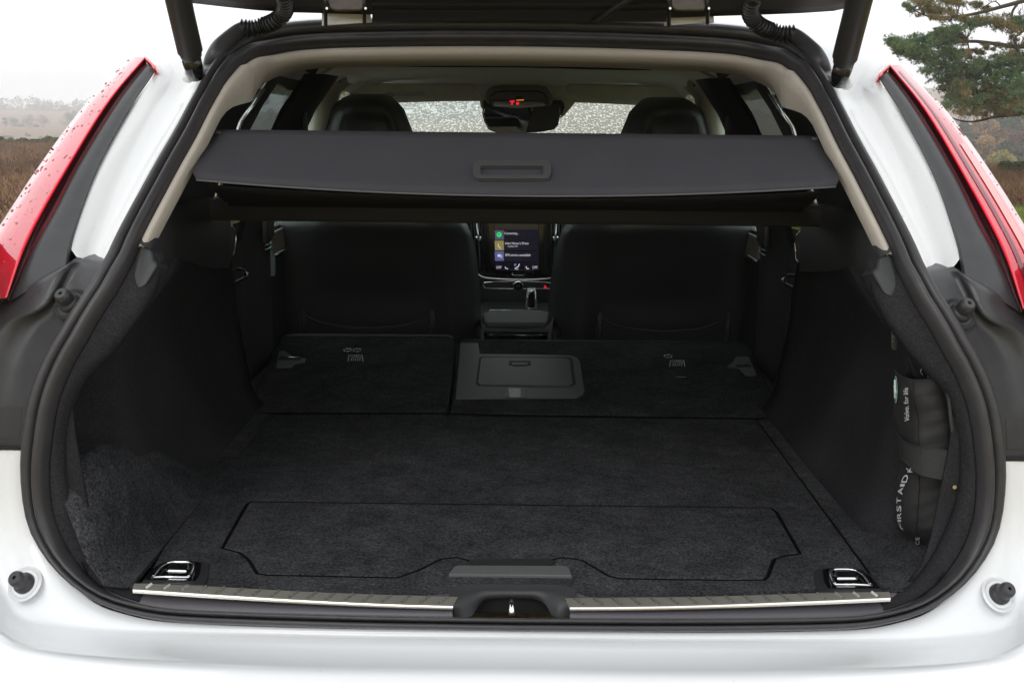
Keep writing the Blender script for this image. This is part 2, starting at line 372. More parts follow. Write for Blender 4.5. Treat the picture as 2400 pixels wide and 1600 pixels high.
# ------------------------------------------------------------------ bodywork around the opening
ST = {'out': [(300,130),(190,245),(80,392),(22,480),(-35,570),(-90,690)],
      'red': [(332,133),(250,230),(150,390),(97,480),(55,565),(15,684)],
      'drk': [(337,147),(272,232),(172,392),(122,490),(76,570),(20,694)],
      'gry': [(357,164),(300,250),(225,390),(187,490),(166,558),(158,610)],
      'sea': [(470,185),(436,255),(355,390),(300,495),(264,558),(240,609)]}
n_ = 30
_cc = {}
def CK(k, off=0.0):
    if (k, off) not in _cc: _cc[k, off] = resample([PS(a, b, off) for a, b in ST[k]], n_)
    return _cc[k, off]
def CL(k1, k2, t_, off, i): return CK(k1, off)[i].lerp(CK(k2, off)[i], t_)
def offn(p, d, extra=Vector((0, 0, 0))): return p + SN(p.x, p.z) * (-d) + extra
bodyL = []
for s in (1, -1):
    X = lambda p: S(p, s)
    inw = Vector((1, 0, 0))
    # tail lamp: red outer lens, bright edge, dark inner face
    rows = [[X(CK('out', .05)[i] + Vector((-.01, .14, 0))), X(CK('out', .05)[i] + Vector((.0, .06, 0))), X(CL('out', 'red', .03, .035, i)), X(CL('out', 'red', .3, .010, i)),
             X(CL('out', 'red', .65, 0.0, i)), X(CL('out', 'red', .95, -.006, i))] for i in range(n_)]
    lamp = loft('tail_lamp', rows, REDW if s == 1 else REDL, car, auto=50)
    lamp['label'] = 'long red tail lamp on the rear pillar, wet with rain' if s == 1 else 'long red tail lamp on the rear pillar beside the pine'
    rows = [[X(CL('out', 'red', .95, -.006, i)), X(CK('red', -.007)[i]), X(CL('red', 'drk', .15, -.004, i))] for i in range(n_)]
    loft('lens_edge', rows, REDB, lamp)
    rows = [[X(CL('red', 'drk', .15, -.004, i)), X(CL('red', 'drk', .7, .012, i)), X(CL('red', 'drk', .92, .012, i))] for i in range(n_)]
    loft('inner_lens', rows, REDD, lamp)
    rows = [[X(CL('red', 'drk', .92, .012, i)), X(CK('drk', .008)[i])] for i in range(n_)]
    loft('lens_trim', rows, REDB, lamp)
    cap = [PS(331, 134), PS(338, 136), PS(360, 156), PS(359, 164), PS(353, 161), PS(347, 152), PS(336, 142)]
    prism('lamp_tip', [X(offn(p, -.004)) for p in cap], REDB, lamp, n=(0, -1, .6), t=.03, bevel=.002)
    if s == -1:                                  # light guides that show on the dry side
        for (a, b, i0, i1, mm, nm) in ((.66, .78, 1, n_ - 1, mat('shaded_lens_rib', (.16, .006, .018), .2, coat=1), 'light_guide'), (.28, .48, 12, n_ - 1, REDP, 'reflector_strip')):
            rows = [[X(CL('out', 'red', a, -.0030 if a > .5 else .008, i)), X(CL('out', 'red', b, -.0045 if a > .5 else .002, i))] for i in range(i0, i1)]
            loft(nm, rows, mm, lamp)
    drops('rain_drops', [lamp], 5200, .0006, .0026, lamp, m=WATERR, seed=3 + s) if s == 1 else drops('rain_drops', [lamp], 1500, .0006, .002, lamp, m=WATERR, seed=3 + s)
    # dark grey plastic filler strip between lamp and white jamb
    rows = [[X(CK('drk', .010)[i]), X(CL('drk', 'gry', .25, .002, i)), X(CL('drk', 'gry', .6, .008, i)), X(CL('drk', 'gry', .93, .012, i)), X(CK('gry', .020)[i]), X(CK('gry', .04)[i])] for i in range(n_)]
    strip = loft('pillar_filler_panel', rows, PLAST, car, auto=60)
    # white door jamb: a shallow painted channel
    wh = [((1176,-20),(1176,44)),((1000,-19),(1000,45)),((855,-17),(855,47)),((620,-12),(740,51)),((520,-5),(650,60)),((445,8),(585,77)),((405,42),(537,100)),((370,74),(505,132)),((330,118),(488,155)),
          ((357,164),(470,185)),((300,250),(436,255)),((225,390),(355,390)),((187,490),(300,495)),((166,558),(264,558)),((164,574),(250,592)),((176,590),(244,603))]
    rws = []
    for k_, (a, b) in enumerate(wh):
        up = k_ < 9
        Q = lambda t_, o_: PS(a[0] + (b[0] - a[0]) * t_, a[1] + (b[1] - a[1]) * t_, o_)
        r_ = [Q(0, .09), Q(.10, .045), Q(.35, .036), Q(.6, .036), Q(.85, .026), Q(1, .016), Q(1, .04)] if up else [Q(0, .022), Q(.12, .026), Q(.35, .042), Q(.62, .060), Q(.84, .042), Q(1, .016), Q(1, .04)]
        rws.append(r_)
    rws = stations(rws, 90)
    jamb = loft('door_jamb', [[X(p) for p in r_] for r_ in rws], JAMB, car)
    drops('rain_drops', [jamb], 700, .0005, .0022, jamb, seed=31 + s)
    prism('corner_backing', [X(PS(a, b, .085)) for a, b in ((140, 560), (215, 556), (252, 598), (244, 626), (140, 628))], PLASTG, car, n=(0, -1, .2), t=.004)
    # black plastic corner panel with its moulded recess
    bp = [((240,606),(215,610),(170,606),(152,615),(100,640),(15,684)),
          ((205,667),(185,660),(150,640),(134,655),(90,675),(0,700)),
          ((160,727),(145,715),(118,700),(104,706),(60,705),(-30,718)),
          ((127,782),(110,765),(70,745),(40,738),(10,735),(-70,745)),
          ((107,816),(85,808),(40,790),(5,778),(-30,775),(-100,780)),
          ((85,866),(60,866),(20,850),(-25,845),(-60,840),(-130,840)),
          ((67,924),(45,924),(0,915),(-45,910),(-80,910),(-150,905)),
          ((57,989),(35,989),(-10,985),(-55,980),(-90,980),(-160,975)),
          ((52,1032),(30,1030),(-15,1026),(-60,1022),(-95,1020),(-165,1015))]
    offs = (.014, .016, .014, -.004, -.006, .03)
    bq = [[PS(*q, offs[j]) for j, q in enumerate(r_)] for r_ in bp]
    bq.insert(0, [p + Vector((0, .05, .010)) for p in bq[0]])
    rws = stations(bq, 34)
    rws = [resample(r_, 16) for r_ in rws]
    corner = loft('corner_trim_panel', [[X(p) for p in r_] for r_ in rws], PLAST, car)
    corner['label'] = 'black plastic corner panel under the left tail lamp' if s == 1 else 'black plastic corner panel under the right tail lamp'
    drops('rain_drops', [corner], 2500 if s == 1 else 700, .0006, .0022, corner, seed=8)
    # embossed plate
    q = [(-20,938),(50,936),(46,1006),(-22,1008)] if s == 1 else [(-20,938),(50,936),(46,1006),(-22,1008)]
    pts = [X(PS(a, b, .004)) for a, b in q]
    tube('embossed_frame', pts, .0006, PLASTG, corner, n=4, closed=True)
# bumper, one loft round the bottom of the opening
r0 = [(52,1036),(51,1096),(60,1174),(77,1233),(107,1283),(155,1338),(215,1386),(280,1408),(350,1423),(475,1432),(588,1437),(813,1443),(1176,1447)]
rA = [(-30,1036),(-32,1100),(-30,1180),(-22,1260),(-12,1330),(0,1366),(25,1408),(62,1428),(150,1441),(300,1451),(588,1457),(813,1462),(1176,1466)]
rB = [(-150,1036),(-150,1130),(-140,1230),(-120,1310),(-90,1380),(-50,1430),(0,1458),(37,1483),(150,1506),(300,1523),(588,1541),(813,1547),(1176,1550)]
yB = [1.66,1.63,1.60,1.565,1.53,1.475,1.44,1.42,1.41,1.40,1.395,1.39,1.39]
half = []
for j in range(13):
    a = PS(*r0[j]); b = PS(*rA[j]); c = PY(rB[j][0], rB[j][1], yB[j]); k_ = min(1, max(0, (j - 2) / 6)); side = Vector((-1, 0, 0)) * (1 - k_)
    r_ = [offn(a, .03), offn(a, .012), offn(a, .006), offn(a.lerp(b, .5), .010), offn(a.lerp(b, .9), .009), offn(b, .003) + Vector((0, 0, -.001)),
          b.lerp(c, .15) + Vector((0, .004 * (1 - k_), -.006 * k_)), b.lerp(c, .3) + Vector((0, .004, -.008 * k_)), b.lerp(c, .7) + Vector((0, 0, -.006 * k_)), b.lerp(c, .93), c + Vector((0, -.004, -.004)),
          c + Vector((0, -.022, -.018)) + side * .03, c + Vector((0, -.040, -.06)) + side * .07, c + Vector((0, -.045, -.15)) + side * .09, c + Vector((0, -.03, -.26)) + side * .09, c + Vector((0, .03, -.36)) + side * .06]
    half.append(r_)
hs_ = stations(half, 60)
full = hs_ + [[mir(p) for p in r_] for r_ in hs_[-2::-1]]
bumper = loft('rear_bumper', full, WHITE, car)
# panel gap between black corner panel and bumper
for s in (1, -1):
    P = [PS(a, b, .008) for a, b in ((54,1029),(0,1028),(-60,1026),(-160,1024))]
    tube('panel_gap', [S(p, s) for p in P], .0025, DARKIN, car, n=6)

# ------------------------------------------------------------------ rubber buffers
def buffer(p, ax, sc_=1.0, cup=None):
    b = lathe('rubber_buffer', p, ax, [(.0155, -.012), (.0155, .001), (.0145, .003), (.0115, .006), (.0115, .010), (.0118, .016), (.0108, .021), (.0085, .0235), (.004, .0240), (.0028, .0235), (.0026, .018), (0.0001, .0175)], RUBBER, car, n=28)
    if cup: lathe('buffer_cup', p, ax, [(.0265, -.0035), (.024, -.0005), (.019, -.004), (.016, -.007)], cup, b, n=28)
    return b
for s in (1, -1):
    p = PS(58, 1338); N = SN(p.x, p.z); ax = (N + Vector((-.0, 0, .35))).normalized()
    buffer(S(p + N * .004, s), S(ax, s), cup=JAMB)
    p = PS(155, 692); ax = (SN(p.x, p.z) + Vector((-.05, 0, .25))).normalized()
    buffer(S(p - SN(p.x, p.z) * .004, s), S(ax, s), cup=PLASTG)

# ------------------------------------------------------------------ sill: plastic cover, scuff plates, latch
ZS = .640
silltop = [(-150, 0)]
def sill_half():
    rows = []
    # image: outer edge at the seal, top edge at the carpet
    st = [((215,1368),(296,1338)),((260,1384),(330,1344)),((330,1399),(400,1344)),((475,1409),(500,1348)),((700,1414),(700,1357)),((900,1417),(900,1362)),((1010,1418),(1000,1364)),((1040,1418),(1030,1352))]
    for (a, b) in st:
        A = PS(a[0], a[1], .012); B = PZ(b[0], b[1], .652); rows.append([A + Vector((0, .012, -.012)), A, A.lerp(B, .12) + Vector((0, 0, .004)), A.lerp(B, .30) + Vector((0, 0, .005)), A.lerp(B, .6) + Vector((0, 0, .002)), B + Vector((0, 0, -.001))])
    return stations(rows, 40)
sh = sill_half()
for s in (1, -1):
    loft('sill_cover', [[S(p, s) for p in r_] for r_ in sh], mat('sill_plastic', (.085, .080, .090), .38, bump=(1200, .3, .0006)), car)
# centre of the sill with the latch recess
ctop = [(1030,1352),(1060,1343),(1100,1341),(1176,1341),(1252,1341),(1296,1343),(1330,1354)]
A0 = PS(1030, 1418, .012); 
def hood(px0, py0, z): return PZ(px0, py0, z)
rows = []
for (xt, yt, x1, y1, x2, y2, x3, y3) in ((1028,1354,1040,1386,1042,1400,1045,1418),(1050,1346,1070,1372,1068,1392,1066,1418),(1078,1342,1104,1362,1090,1385,1082,1414),(1105,1341,1120,1362,1114,1376,1112,1379),
                                          (1176,1341,1176,1362,1176,1373,1176,1376),(1247,1341,1232,1362,1240,1376,1240,1379),(1274,1342,1250,1362,1262,1385,1270,1414),(1302,1346,1282,1372,1284,1392,1286,1418),(1326,1354,1312,1386,1310,1400,1307,1418)):
    mid = 1 if 1080 < xt < 1290 else 0
    rows.append([PZ(xt, yt, .652), PZ((xt + x1) / 2, (yt + y1) / 2, .656), PZ(x1, y1, .655), PZ(x2, y2, .645), PZ(x3, y3, .632 if not mid else .640)])
latch_hood = loft('latch_surround', stations(rows, 40), PLASTG, car)
rc = [PY(x, y, 1.56) for x, y in ((1085,1425),(1085,1395),(1095,1376),(1255,1376),(1265,1395),(1267,1425))]
prism('latch_recess', [p + Vector((0, .03, 0)) for p in rc], DARKIN, latch_hood, n=(0, -1, 0), t=.01)
p0 = PY(1175, 1413, 1.525); p1 = PY(1175, 1392, 1.530)
tube('striker', [p0, p0.lerp(p1, .5), p1, p1 + Vector((0, .02, -.002)), p1 + Vector((0, .03, -.02))], .0042, CHROME, latch_hood, n=10)
# scuff plates
for s in (1, -1):
    top = [(308,1339),(500,1347),(700,1358),(900,1366),(1052,1370)]; bot = [(305,1352),(500,1365),(700,1377),(900,1386),(1040,1390)]
    T_ = resample([PZ(a, b, .658) for a, b in top], 40); B_ = resample([PZ(a, b + 1, .655) for a, b in bot], 40)
    E_ = resample([PZ(a, b + 4.5, .6535) for a, b in bot], 40)
    plate = mesh('scuff_plate', [S(p, s) for i in range(40) for p in (T_[i], B_[i])] + [S(p + Vector((0, 0, -.003)), s) for i in range(40) for p in (T_[i], B_[i])],
                 gridfaces(40, 2) + [tuple(80 + v for v in f[::-1]) for f in gridfaces(40, 2)], mat('dark_mirror_steel', (.50, .475, .41), .38, .75, bump=(30, .15, .002)), car, smooth=False)
    plate['label'] = 'polished steel scuff plate on the left of the boot sill' if s == 1 else 'polished steel scuff plate on the right of the boot sill'
    edge = [[S(T2, s) for T2 in (B_[i] + Vector((0, 0, .0006)), B_[i].lerp(E_[i], .5) + Vector((0, 0, .0012)), E_[i], E_[i] + Vector((0, 0, -.003)))] for i in range(40)]
    loft('bright_edge', edge, mat('bright_edge_steel', (.9, .88, .85), .25, 1), plate)
    for k_ in range(17):
        u = (k_ + .6) / 17 * 38 + .3; i = int(u); f = u - i; a = T_[i].lerp(T_[i + 1], f); b = B_[i].lerp(B_[i + 1], f)
        a = a.lerp(b, .12) + Vector((.004, 0, 0)); b = a.lerp(b, .8) - Vector((.004, 0, 0)); wv = Vector((.0040, 0, 0)); up = Vector((0, 0, .0030))
        q = [a, b, b + wv * .5 + up, a + wv * .5 + up, b + wv, a + wv]
        mesh('grip_rib', [S(v + Vector((0, 0, .0004)), s) for v in q], [(0, 1, 2, 3), (3, 2, 4, 5)], STEEL, plate, smooth=False)
# ------------------------------------------------------------------ boot floor
ZF = .652
def fl(L_, z=ZF): return [PZ(a, b, z) for a, b in L_]
lid = [(568,1155),(580,1152),(1176,1159),(1770,1166),(1784,1175),(1839,1271),(1801,1276),(1779,1283),(1764,1323),(1755,1331),(1676,1332),(1426,1328),(1401,1323),(1338,1286),(1310,1281),(1288,1280),(1263,1286),
       (1255,1297),(1176,1297),(1095,1297),(1089,1296),(1075,1286),(1050,1279),(1013,1283),(963,1308),(913,1326),(613,1320),(590,1316),(570,1283),(550,1268),(509,1258)]
lidL = fl(lid); cc_ = sum(lidL, Vector()) / len(lidL)
board = [(625,953),(640,953),(1176,957),(1735,963),(1742,970),(1987,1303),(2012,1345),(1900,1351),(1700,1359),(1500,1365),(1340,1364),(1296,1343),(1252,1340),(1100,1340),(1060,1342),(1020,1362),(900,1364),(700,1355),(500,1345),(330,1342),(382,1251)]
Bd = fl(board); 
bl = [p for p in Bd]
def inset(P, d):
    out = []; ar = sum((P[i].x * P[(i + 1) % len(P)].y - P[(i + 1) % len(P)].x * P[i].y) for i in range(len(P)))
    sg = 1 if ar > 0 else -1
    for i in range(len(P)):
        a = (P[i] - P[i - 1]).normalized(); b = (P[(i + 1) % len(P)] - P[i]).normalized(); na_ = Vector((-a.y, a.x, 0)) * sg; nb_ = Vector((-b.y, b.x, 0)) * sg; m_ = (na_ + nb_); m_ = m_ / max(m_.length, .3)
        out.append(P[i] + m_ * d)
    return out
floor = prism('boot_floor', bl, CARPET, car, n=(0, 0, 1), t=.012, holes=[inset(lidL, -.003)])
floor['label'] = 'black carpeted boot floor panel'
ll = prism('floor_lid', [p + Vector((0, 0, .0012)) for p in inset(lidL, .0035)], CARPET, car, n=(0, 0, 1), t=.012, bevel=.0022)
ll['label'] = 'black carpeted floor lid with finger recess'
mesh('under_floor', [Vector((x, y, .628)) for x, y in ((-.60, 1.60), (.60, 1.60), (.66, 4.6), (-.66, 4.6))], [(0, 1, 2, 3)], DARKIN, car, smooth=False)
SEAM = mat('seam_shadow_tube', (.004, .004, .004), .9, spec=.05)  # near-black tubes along the floor seams, drawn in place of their shade line
tube('seam_shadow_tube', [p + Vector((0, 0, -.0008)) for p in lidL], .0018, SEAM, ll, n=6, closed=True)
tube('seam_shadow_tube', [PZ(a, b, .6525) for a, b in ((578, 949), (1022, 949), (1176, 954), (1400, 957), (1780, 962))], .0026, SEAM, floor, n=6)
tube('seam_shadow_tube', [PZ(a, b, .6525) for a, b in ((1735, 963), (1745, 974), (1987, 1303), (1996, 1316))], .0015, SEAM, floor, n=6)
# lid handle
hp = [(1030,1317),(1044,1299),(1052,1297),(1298,1298),(1306,1301),(1314,1320)]
prism('lid_handle', [PZ(a, b, .657) for a, b in hp], PLASTL, ll, n=(0, 0, 1), t=.006, bevel=.0015)
prism('finger_recess', [PZ(a, b, .6545) for a, b in ((1076,1288),(1092,1282),(1258,1282),(1276,1288),(1262,1299),(1090,1299))], UNDER, ll, n=(0, 0, 1), t=.0015)
# tie down eyes
for s in (1, -1):
    o1 = [(322,1338),(345,1310),(372,1288),(390,1284),(468,1286),(481,1292),(479,1320),(470,1343)]
    tie = prism('tie_down_eye', [S(p, s) for p in fl(o1, .6545)], SMOOTHB, car, n=(0, 0, 1), t=.006, bevel=.0015)
    tie['label'] = 'chrome lashing eye folded into the left corner of the floor' if s == 1 else 'chrome lashing eye folded into the right corner of the floor'
    prism('eye_recess', [S(p, s) for p in fl([(330,1330),(352,1304),(376,1290),(392,1288),(452,1289),(462,1293),(458,1318),(448,1333)], .656)], GLOSS, tie, n=(0, 0, 1), t=.002)
    tube('eye_ring', [S(p, s) for p in fl([(352,1324),(372,1299),(388,1291),(420,1290),(441,1292),(437,1318),(432,1324)], .660)], .0022, CHROME, tie, n=8, smoothpath=30)
    tube('eye_bar', [S(p, s) for p in fl([(347,1325),(390,1324),(434,1325)], .660)], .0022, CHROME, tie, n=8)
    prism('eye_latch', [S(p, s) for p in fl([(379,1306),(388,1294),(392,1291),(434,1292),(434,1298),(432,1306),(428,1309),(386,1308)], .664)], CHROME, tie, n=(0, 0, 1), t=.006, bevel=.0025, seg=3)

# ------------------------------------------------------------------ boot side walls
def wallx(Y, z):
    """half width of the boot lining"""
    up = float(np.interp(Y, [1.65, 1.9, 2.2, 2.66], [.530, .553, .60, .650])); lo_ = .600 + .03 * max(0, min(1, (z - .68) / .2)) + .02 * max(0, (Y - 2.2))
    t_ = max(0, min(1, (z - .90) / .20)); t_ = t_ * t_ * (3 - 2 * t_)
    return lo_ + (up - lo_) * t_
for s in (1, -1):
    # carpeted lining from the recess near the opening to the seat
    rows = []
    for z in np.linspace(.645, 1.02, 14):
        r_ = []
        for (Y, dx) in ((1.585, .0), (1.60, .05), (1.63, .095), (1.68, .105), (1.73, .105), (1.785, .10), (1.795, .02), (1.82, 0), (1.9, 0), (2.0, 0), (2.15, 0), (2.3, 0), (2.5, 0), (2.62, -.003), (2.69, -.008)):
            zt = 1.10 - .115 * (Y - 1.6) / 1.0 if Y < 2.6 else 1.0
            zz_ = .645 + (z - .645) / (1.02 - .645) * (zt - .645)
            Y0 = SY(.56, zz_) + .055; x = wallx(Y, zz_) + dx * max(.12, min(1, (1.02 - zz_) / .10)); Y = Y0 + (Y - 1.585) * (2.69 - Y0) / (2.69 - 1.585); floorr = max(0, 1 - (zz_ - .645) / .06); x -= .035 * floorr ** 2
            r_.append(S(Vector((-x, Y + .06 * max(0, (.80 - zz_)) if Y > 2.6 else Y, zz_)), s))
        rows.append(r_)
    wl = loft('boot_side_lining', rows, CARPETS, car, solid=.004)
    wl['label'] = 'black carpeted side lining, left of the boot' if s == 1 else 'black carpeted side lining, right of the boot'
    # side floor carpet between board and lining
    e0_, e1_ = (PZ(382, 1251, ZF), PZ(625, 953, ZF)) if s == 1 else (PZ(1987, 1303, ZF), PZ(1742, 970, ZF))
    xe = lambda Y: abs(e0_.x) + (abs(e1_.x) - abs(e0_.x)) * (Y - e0_.y) / (e1_.y - e0_.y) + .003
    rows = [[S(Vector((-xe(Y), Y, .645)), s), S(Vector((-xe(Y) - .001, Y, .6515)), s), S(Vector((-.578, Y, .654)), s), S(Vector((-.60 - .02 * min(1, (Y - 1.6) * 8), Y, .664)), s), S(Vector((-.605 - .07 * min(1, (Y - 1.6) * 8), Y, .68 + .01 * min(1, (Y - 1.6) * 8))), s)] for Y in np.linspace(1.60, 2.72, 24)]
    loft('side_floor_carpet', rows, CARPET, car)
    # upper hard trim with bag hooks
    q = []
    rows = []
    for Y in np.linspace(1.62, 2.66, 16):
        t_ = (Y - 1.62) / 1.04; Yq = 1.73 + t_ * .93; zb = 1.10 - .115 * t_; zt = 1.165 - .03 * t_ if Y > 1.75 else 1.12 + .045 * (Y - 1.62) / .13
        xb = wallx(Yq, zb) - .004; rows.append([S(Vector((-xb - .004, Yq, zb - .012)), s), S(Vector((-xb + .004, Yq, zb)), s), S(Vector((-xb + .006, Yq, zb + (zt - zb) * .6)), s), S(Vector((-xb + .002, Yq, zt - .008)), s), S(Vector((-xb - .012, Yq, zt)), s), S(Vector((-xb - .012 - .05 * t_, Yq + .01, zt + .002)), s)])
    up_ = loft('upper_side_trim', rows, PLASTG if s == 1 else mat('charcoal_fine_plastic', (.045, .046, .048), .5, bump=(900, .4, .0008)), car)
    for (px, py) in ((418,540),(365,575)):
        p = PX(px, py, -(.655 - .012)); p = Vector((-.640, p.y, p.z)); b_ = box('bag_hook', S(p, s), (.008, .024, .05), SMOOTHB, up_, bevel=.003)
        o = box('hook_tongue', S(p + Vector((.006, .004, .006)), s), (.006, .010, .030), PLASTG, b_, bevel=.002)
# ledge of the left lining
rows = []
for Y in np.linspace(1.58, 2.26, 36):
    h_ = float(np.interp(Y, [1.58, 1.62, 1.68, 1.77, 1.97, 2.08, 2.15, 2.22], [.015, .085, .140, .155, .118, .070, .026, .004])); r_ = []
    for x in np.linspace(.535, float(np.interp(Y, [1.58, 1.60, 1.62, 1.66, 1.72, 1.80, 1.81], [.57, .60, .625, .660, .69, .69, .69])), 16):
        g_ = max(0, min(1, (x - .545 - .02 * (Y - 1.6)) / .085)); g_ = g_ * g_ * (3 - 2 * g_); r_.append(Vector((-x, Y, .6535 + h_ * g_ + .004 * math.sin(Y * 23 + x * 40) * g_)))
    rows.append(r_)
loft('lining_ledge', rows, CARPET, car)
for s in (1, -1):      # luggage net slot and small label line on the lining
    pass
p = PX(523, 868, -.648)
box('lining_slot', p + Vector((.004, 0, 0)), (.002, .004, .09), PLASTL, car, bevel=0)
# remote seat-release lever and its print, right
p = Vector((.628, 1.735, 1.0)); 
q = [(2047,745),(2052,740),(2060,742),(2064,750),(2063,800),(2056,806),(2047,800)]
lev = prism('release_lever', [PY(a, b, 1.735) for a, b in q], PLASTG, car, n=(-.3, -1, 0), t=.02, bevel=.003)
text('lever_print', 'EI', PY(2049.5, 777, 1.73), PY(2054.5, 777, 1.73), PY(2049.5, 771, 1.73) - PY(2049.5, 777, 1.73), GREYP, lev)
text('lever_print', 'KLICK', PY(2048.5, 785, 1.73), PY(2055.5, 785, 1.73), PY(2048.5, 781, 1.73) - PY(2048.5, 785, 1.73), GREYP, lev)
# ------------------------------------------------------------------ folded rear seats
SP0 = Vector((0, 2.66, .656)); SNn = Vector((0, -(.705 - .656), .70)).normalized()
def sp(L_, up=0): return [PP(a, b, SP0 + SNn * up, SNn) for a, b in L_]
lo = [(583,946),(576,938),(580,915),(590,880),(630,800),(648,772),(660,769),(1035,770),(1044,778),(1046,790),(1030,930),(1022,946)]
sl_ = prism('rear_seat_back', sp(lo), CARPET, car, n=SNn, t=.07, bevel=.007, seg=3); sl_['label'] = 'folded narrow rear seat back, left, carpeted on top'
hol = [(1057,787),(1098,787),(1102,812),(1310,815),(1326,820),(1333,830),(1343,895),(1338,906),(1325,912),(1046,914)]
ro = [(1032,947),(1040,915),(1055,790),(1057,781),(1066,780),(1380,782),(1706,786),(1720,796),(1745,840),(1788,925),(1790,950),(1778,959),(1400,953)]
sr = prism('rear_seat_back', sp(ro), CARPET, car, n=SNn, t=.07, bevel=.007, seg=3); sr['label'] = 'folded wide rear seat back, right, with a plastic hatch in its carpet'
pn = prism('hatch_surround', sp(hol, .003), PLASTL, sr, n=SNn, t=.006, bevel=.002)
o = prism('hatch_door', sp([(1104,822),(1112,820),(1300,822),(1309,826),(1316,880),(1308,885),(1102,883),(1096,878)], .0058), PLASTL, sr, n=SNn, t=.004, bevel=.0018)
o = prism('door_gap', sp([(1101,820),(1110,818),(1310,820),(1316,825),(1323,882),(1312,887),(1098,885),(1093,879)], .0034), DARKIN, sr, n=SNn, t=.003)
prism('hatch_latch', sp([(1170,828),(1218,828),(1220,838),(1168,838)], .0065), DARKIN, sr, n=SNn, t=.002, bevel=.0005)
prism('latch_tongue', sp([(1177,832),(1211,832),(1212,837),(1176,837)], .0085), PLASTL, sr, n=SNn, t=.002, bevel=.0005)
prism('hatch_pull', sp([(1162,891),(1206,891),(1210,912),(1158,912)], .0045), SMOOTHB, sr, n=SNn, t=.002)
prism('pull_cheek', sp([(1196,891),(1206,891),(1210,911),(1196,911)], .007), PLASTL, sr, n=SNn, t=.003, bevel=.001)
prism('pull_cheek', sp([(1159,891),(1167,891),(1170,911),(1157,911)], .007), PLASTL, sr, n=SNn, t=.003, bevel=.001)
tube('seat_edge_strip', sp([(655,771),(680,769),(1030,771),(1040,776)], .002), .0035, PLASTL, sl_, n=8)
tube('seat_edge_strip', sp([(1066,781),(1380,783),(1700,787)], .002), .0025, PLASTG, sr, n=8)
for (L_, par) in (([(760,799),(877,799),(883,803),(880,811),(762,811)], sl_), ([(1492,810),(1610,812),(1612,820),(1606,823),(1495,821)], sr)):
    prism('tether_slot', sp(L_, .0012), UNDER, par, n=SNn, t=.001)
for (L_, par) in (([(795,839),(823,840),(818,855),(793,855)], sl_), ([(1552,846),(1578,847),(1580,864),(1555,864)], sr)):
    prism('tether_pocket', sp(L_, .0012), UNDER, par, n=SNn, t=.001)
tube('pocket_edge', sp([(1551,865),(1575,865.5)], .0025), .0012, mat('pink_grey_plastic', (.25, .2, .22), .5), sr, n=6)
for (x, y, par) in ((798,804,sl_),(820,804,sl_),(1535,818,sr)):
    c = PP(x, y, SP0 + SNn * .004, SNn); tube('tether_eye', [c + Vector((.011 * math.cos(a), .011 * math.sin(a), .002 * math.sin(a))) for a in np.linspace(0, 2 * math.pi, 12, endpoint=False)], .0014, CHROME, par, n=6, closed=True)
for (x0, y0, par) in ((799,816,sl_),(1538,828,sr)):
    a = PP(x0, y0 + 13, SP0 + SNn * .0035, SNn); bq = PP(x0 + 35, y0 + 13, SP0 + SNn * .0035, SNn); t_ = PP(x0 + 2, y0, SP0 + SNn * .0035, SNn); u_ = PP(x0 + 33, y0, SP0 + SNn * .0035, SNn)
    lb = prism('tether_label', [a, bq, u_, t_], mat('label_black', (.01, .01, .01), .6), par, n=SNn, t=.0008)
    tube('label_border', [a, t_, u_, bq], .0011, WHITEP, par, n=4)
    up = t_ - a
    text('label_text', 'TOP', a + (bq - a) * .36 + up * .74, a + (bq - a) * .66 + up * .74, up * .18, WHITEP, par, .0012)
    text('label_text', 'TETHER', a + (bq - a) * .14 + up * .46, a + (bq - a) * .90 + up * .46, up * .22, WHITEP, par, .0012)
    for k_ in range(5):
        f = .2 + .14 * k_; tube('label_drawing', [a + (bq - a) * f + up * .08, a + (bq - a) * (f + .03) + up * .38], .0009, WHITEP, par, n=4)
for (L_, par) in (([(641,805),(655,805),(676,820),(702,822),(700,830),(676,834),(668,843),(634,843)], sl_), ([(1690,818),(1720,818),(1738,858),(1732,862),(1712,860),(1700,846),(1670,840),(1682,832)], sr)):
    lt_ = prism('seat_latch_plate', sp(L_, .003), PLASTL, par, n=SNn, t=.008, bevel=.002)
    x0 = L_[0][0]
    prism('latch_slot', sp([(640,821),(692,822),(688,826),(638,826)] if par is sl_ else [(1690,837),(1722,836),(1726,841),(1692,842)], .0042), DARKIN, par, n=SNn, t=.002)
tube('latch_bar', sp([(641,819.5),(688,820.5)], .006), .002, STEEL, sl_, n=6)

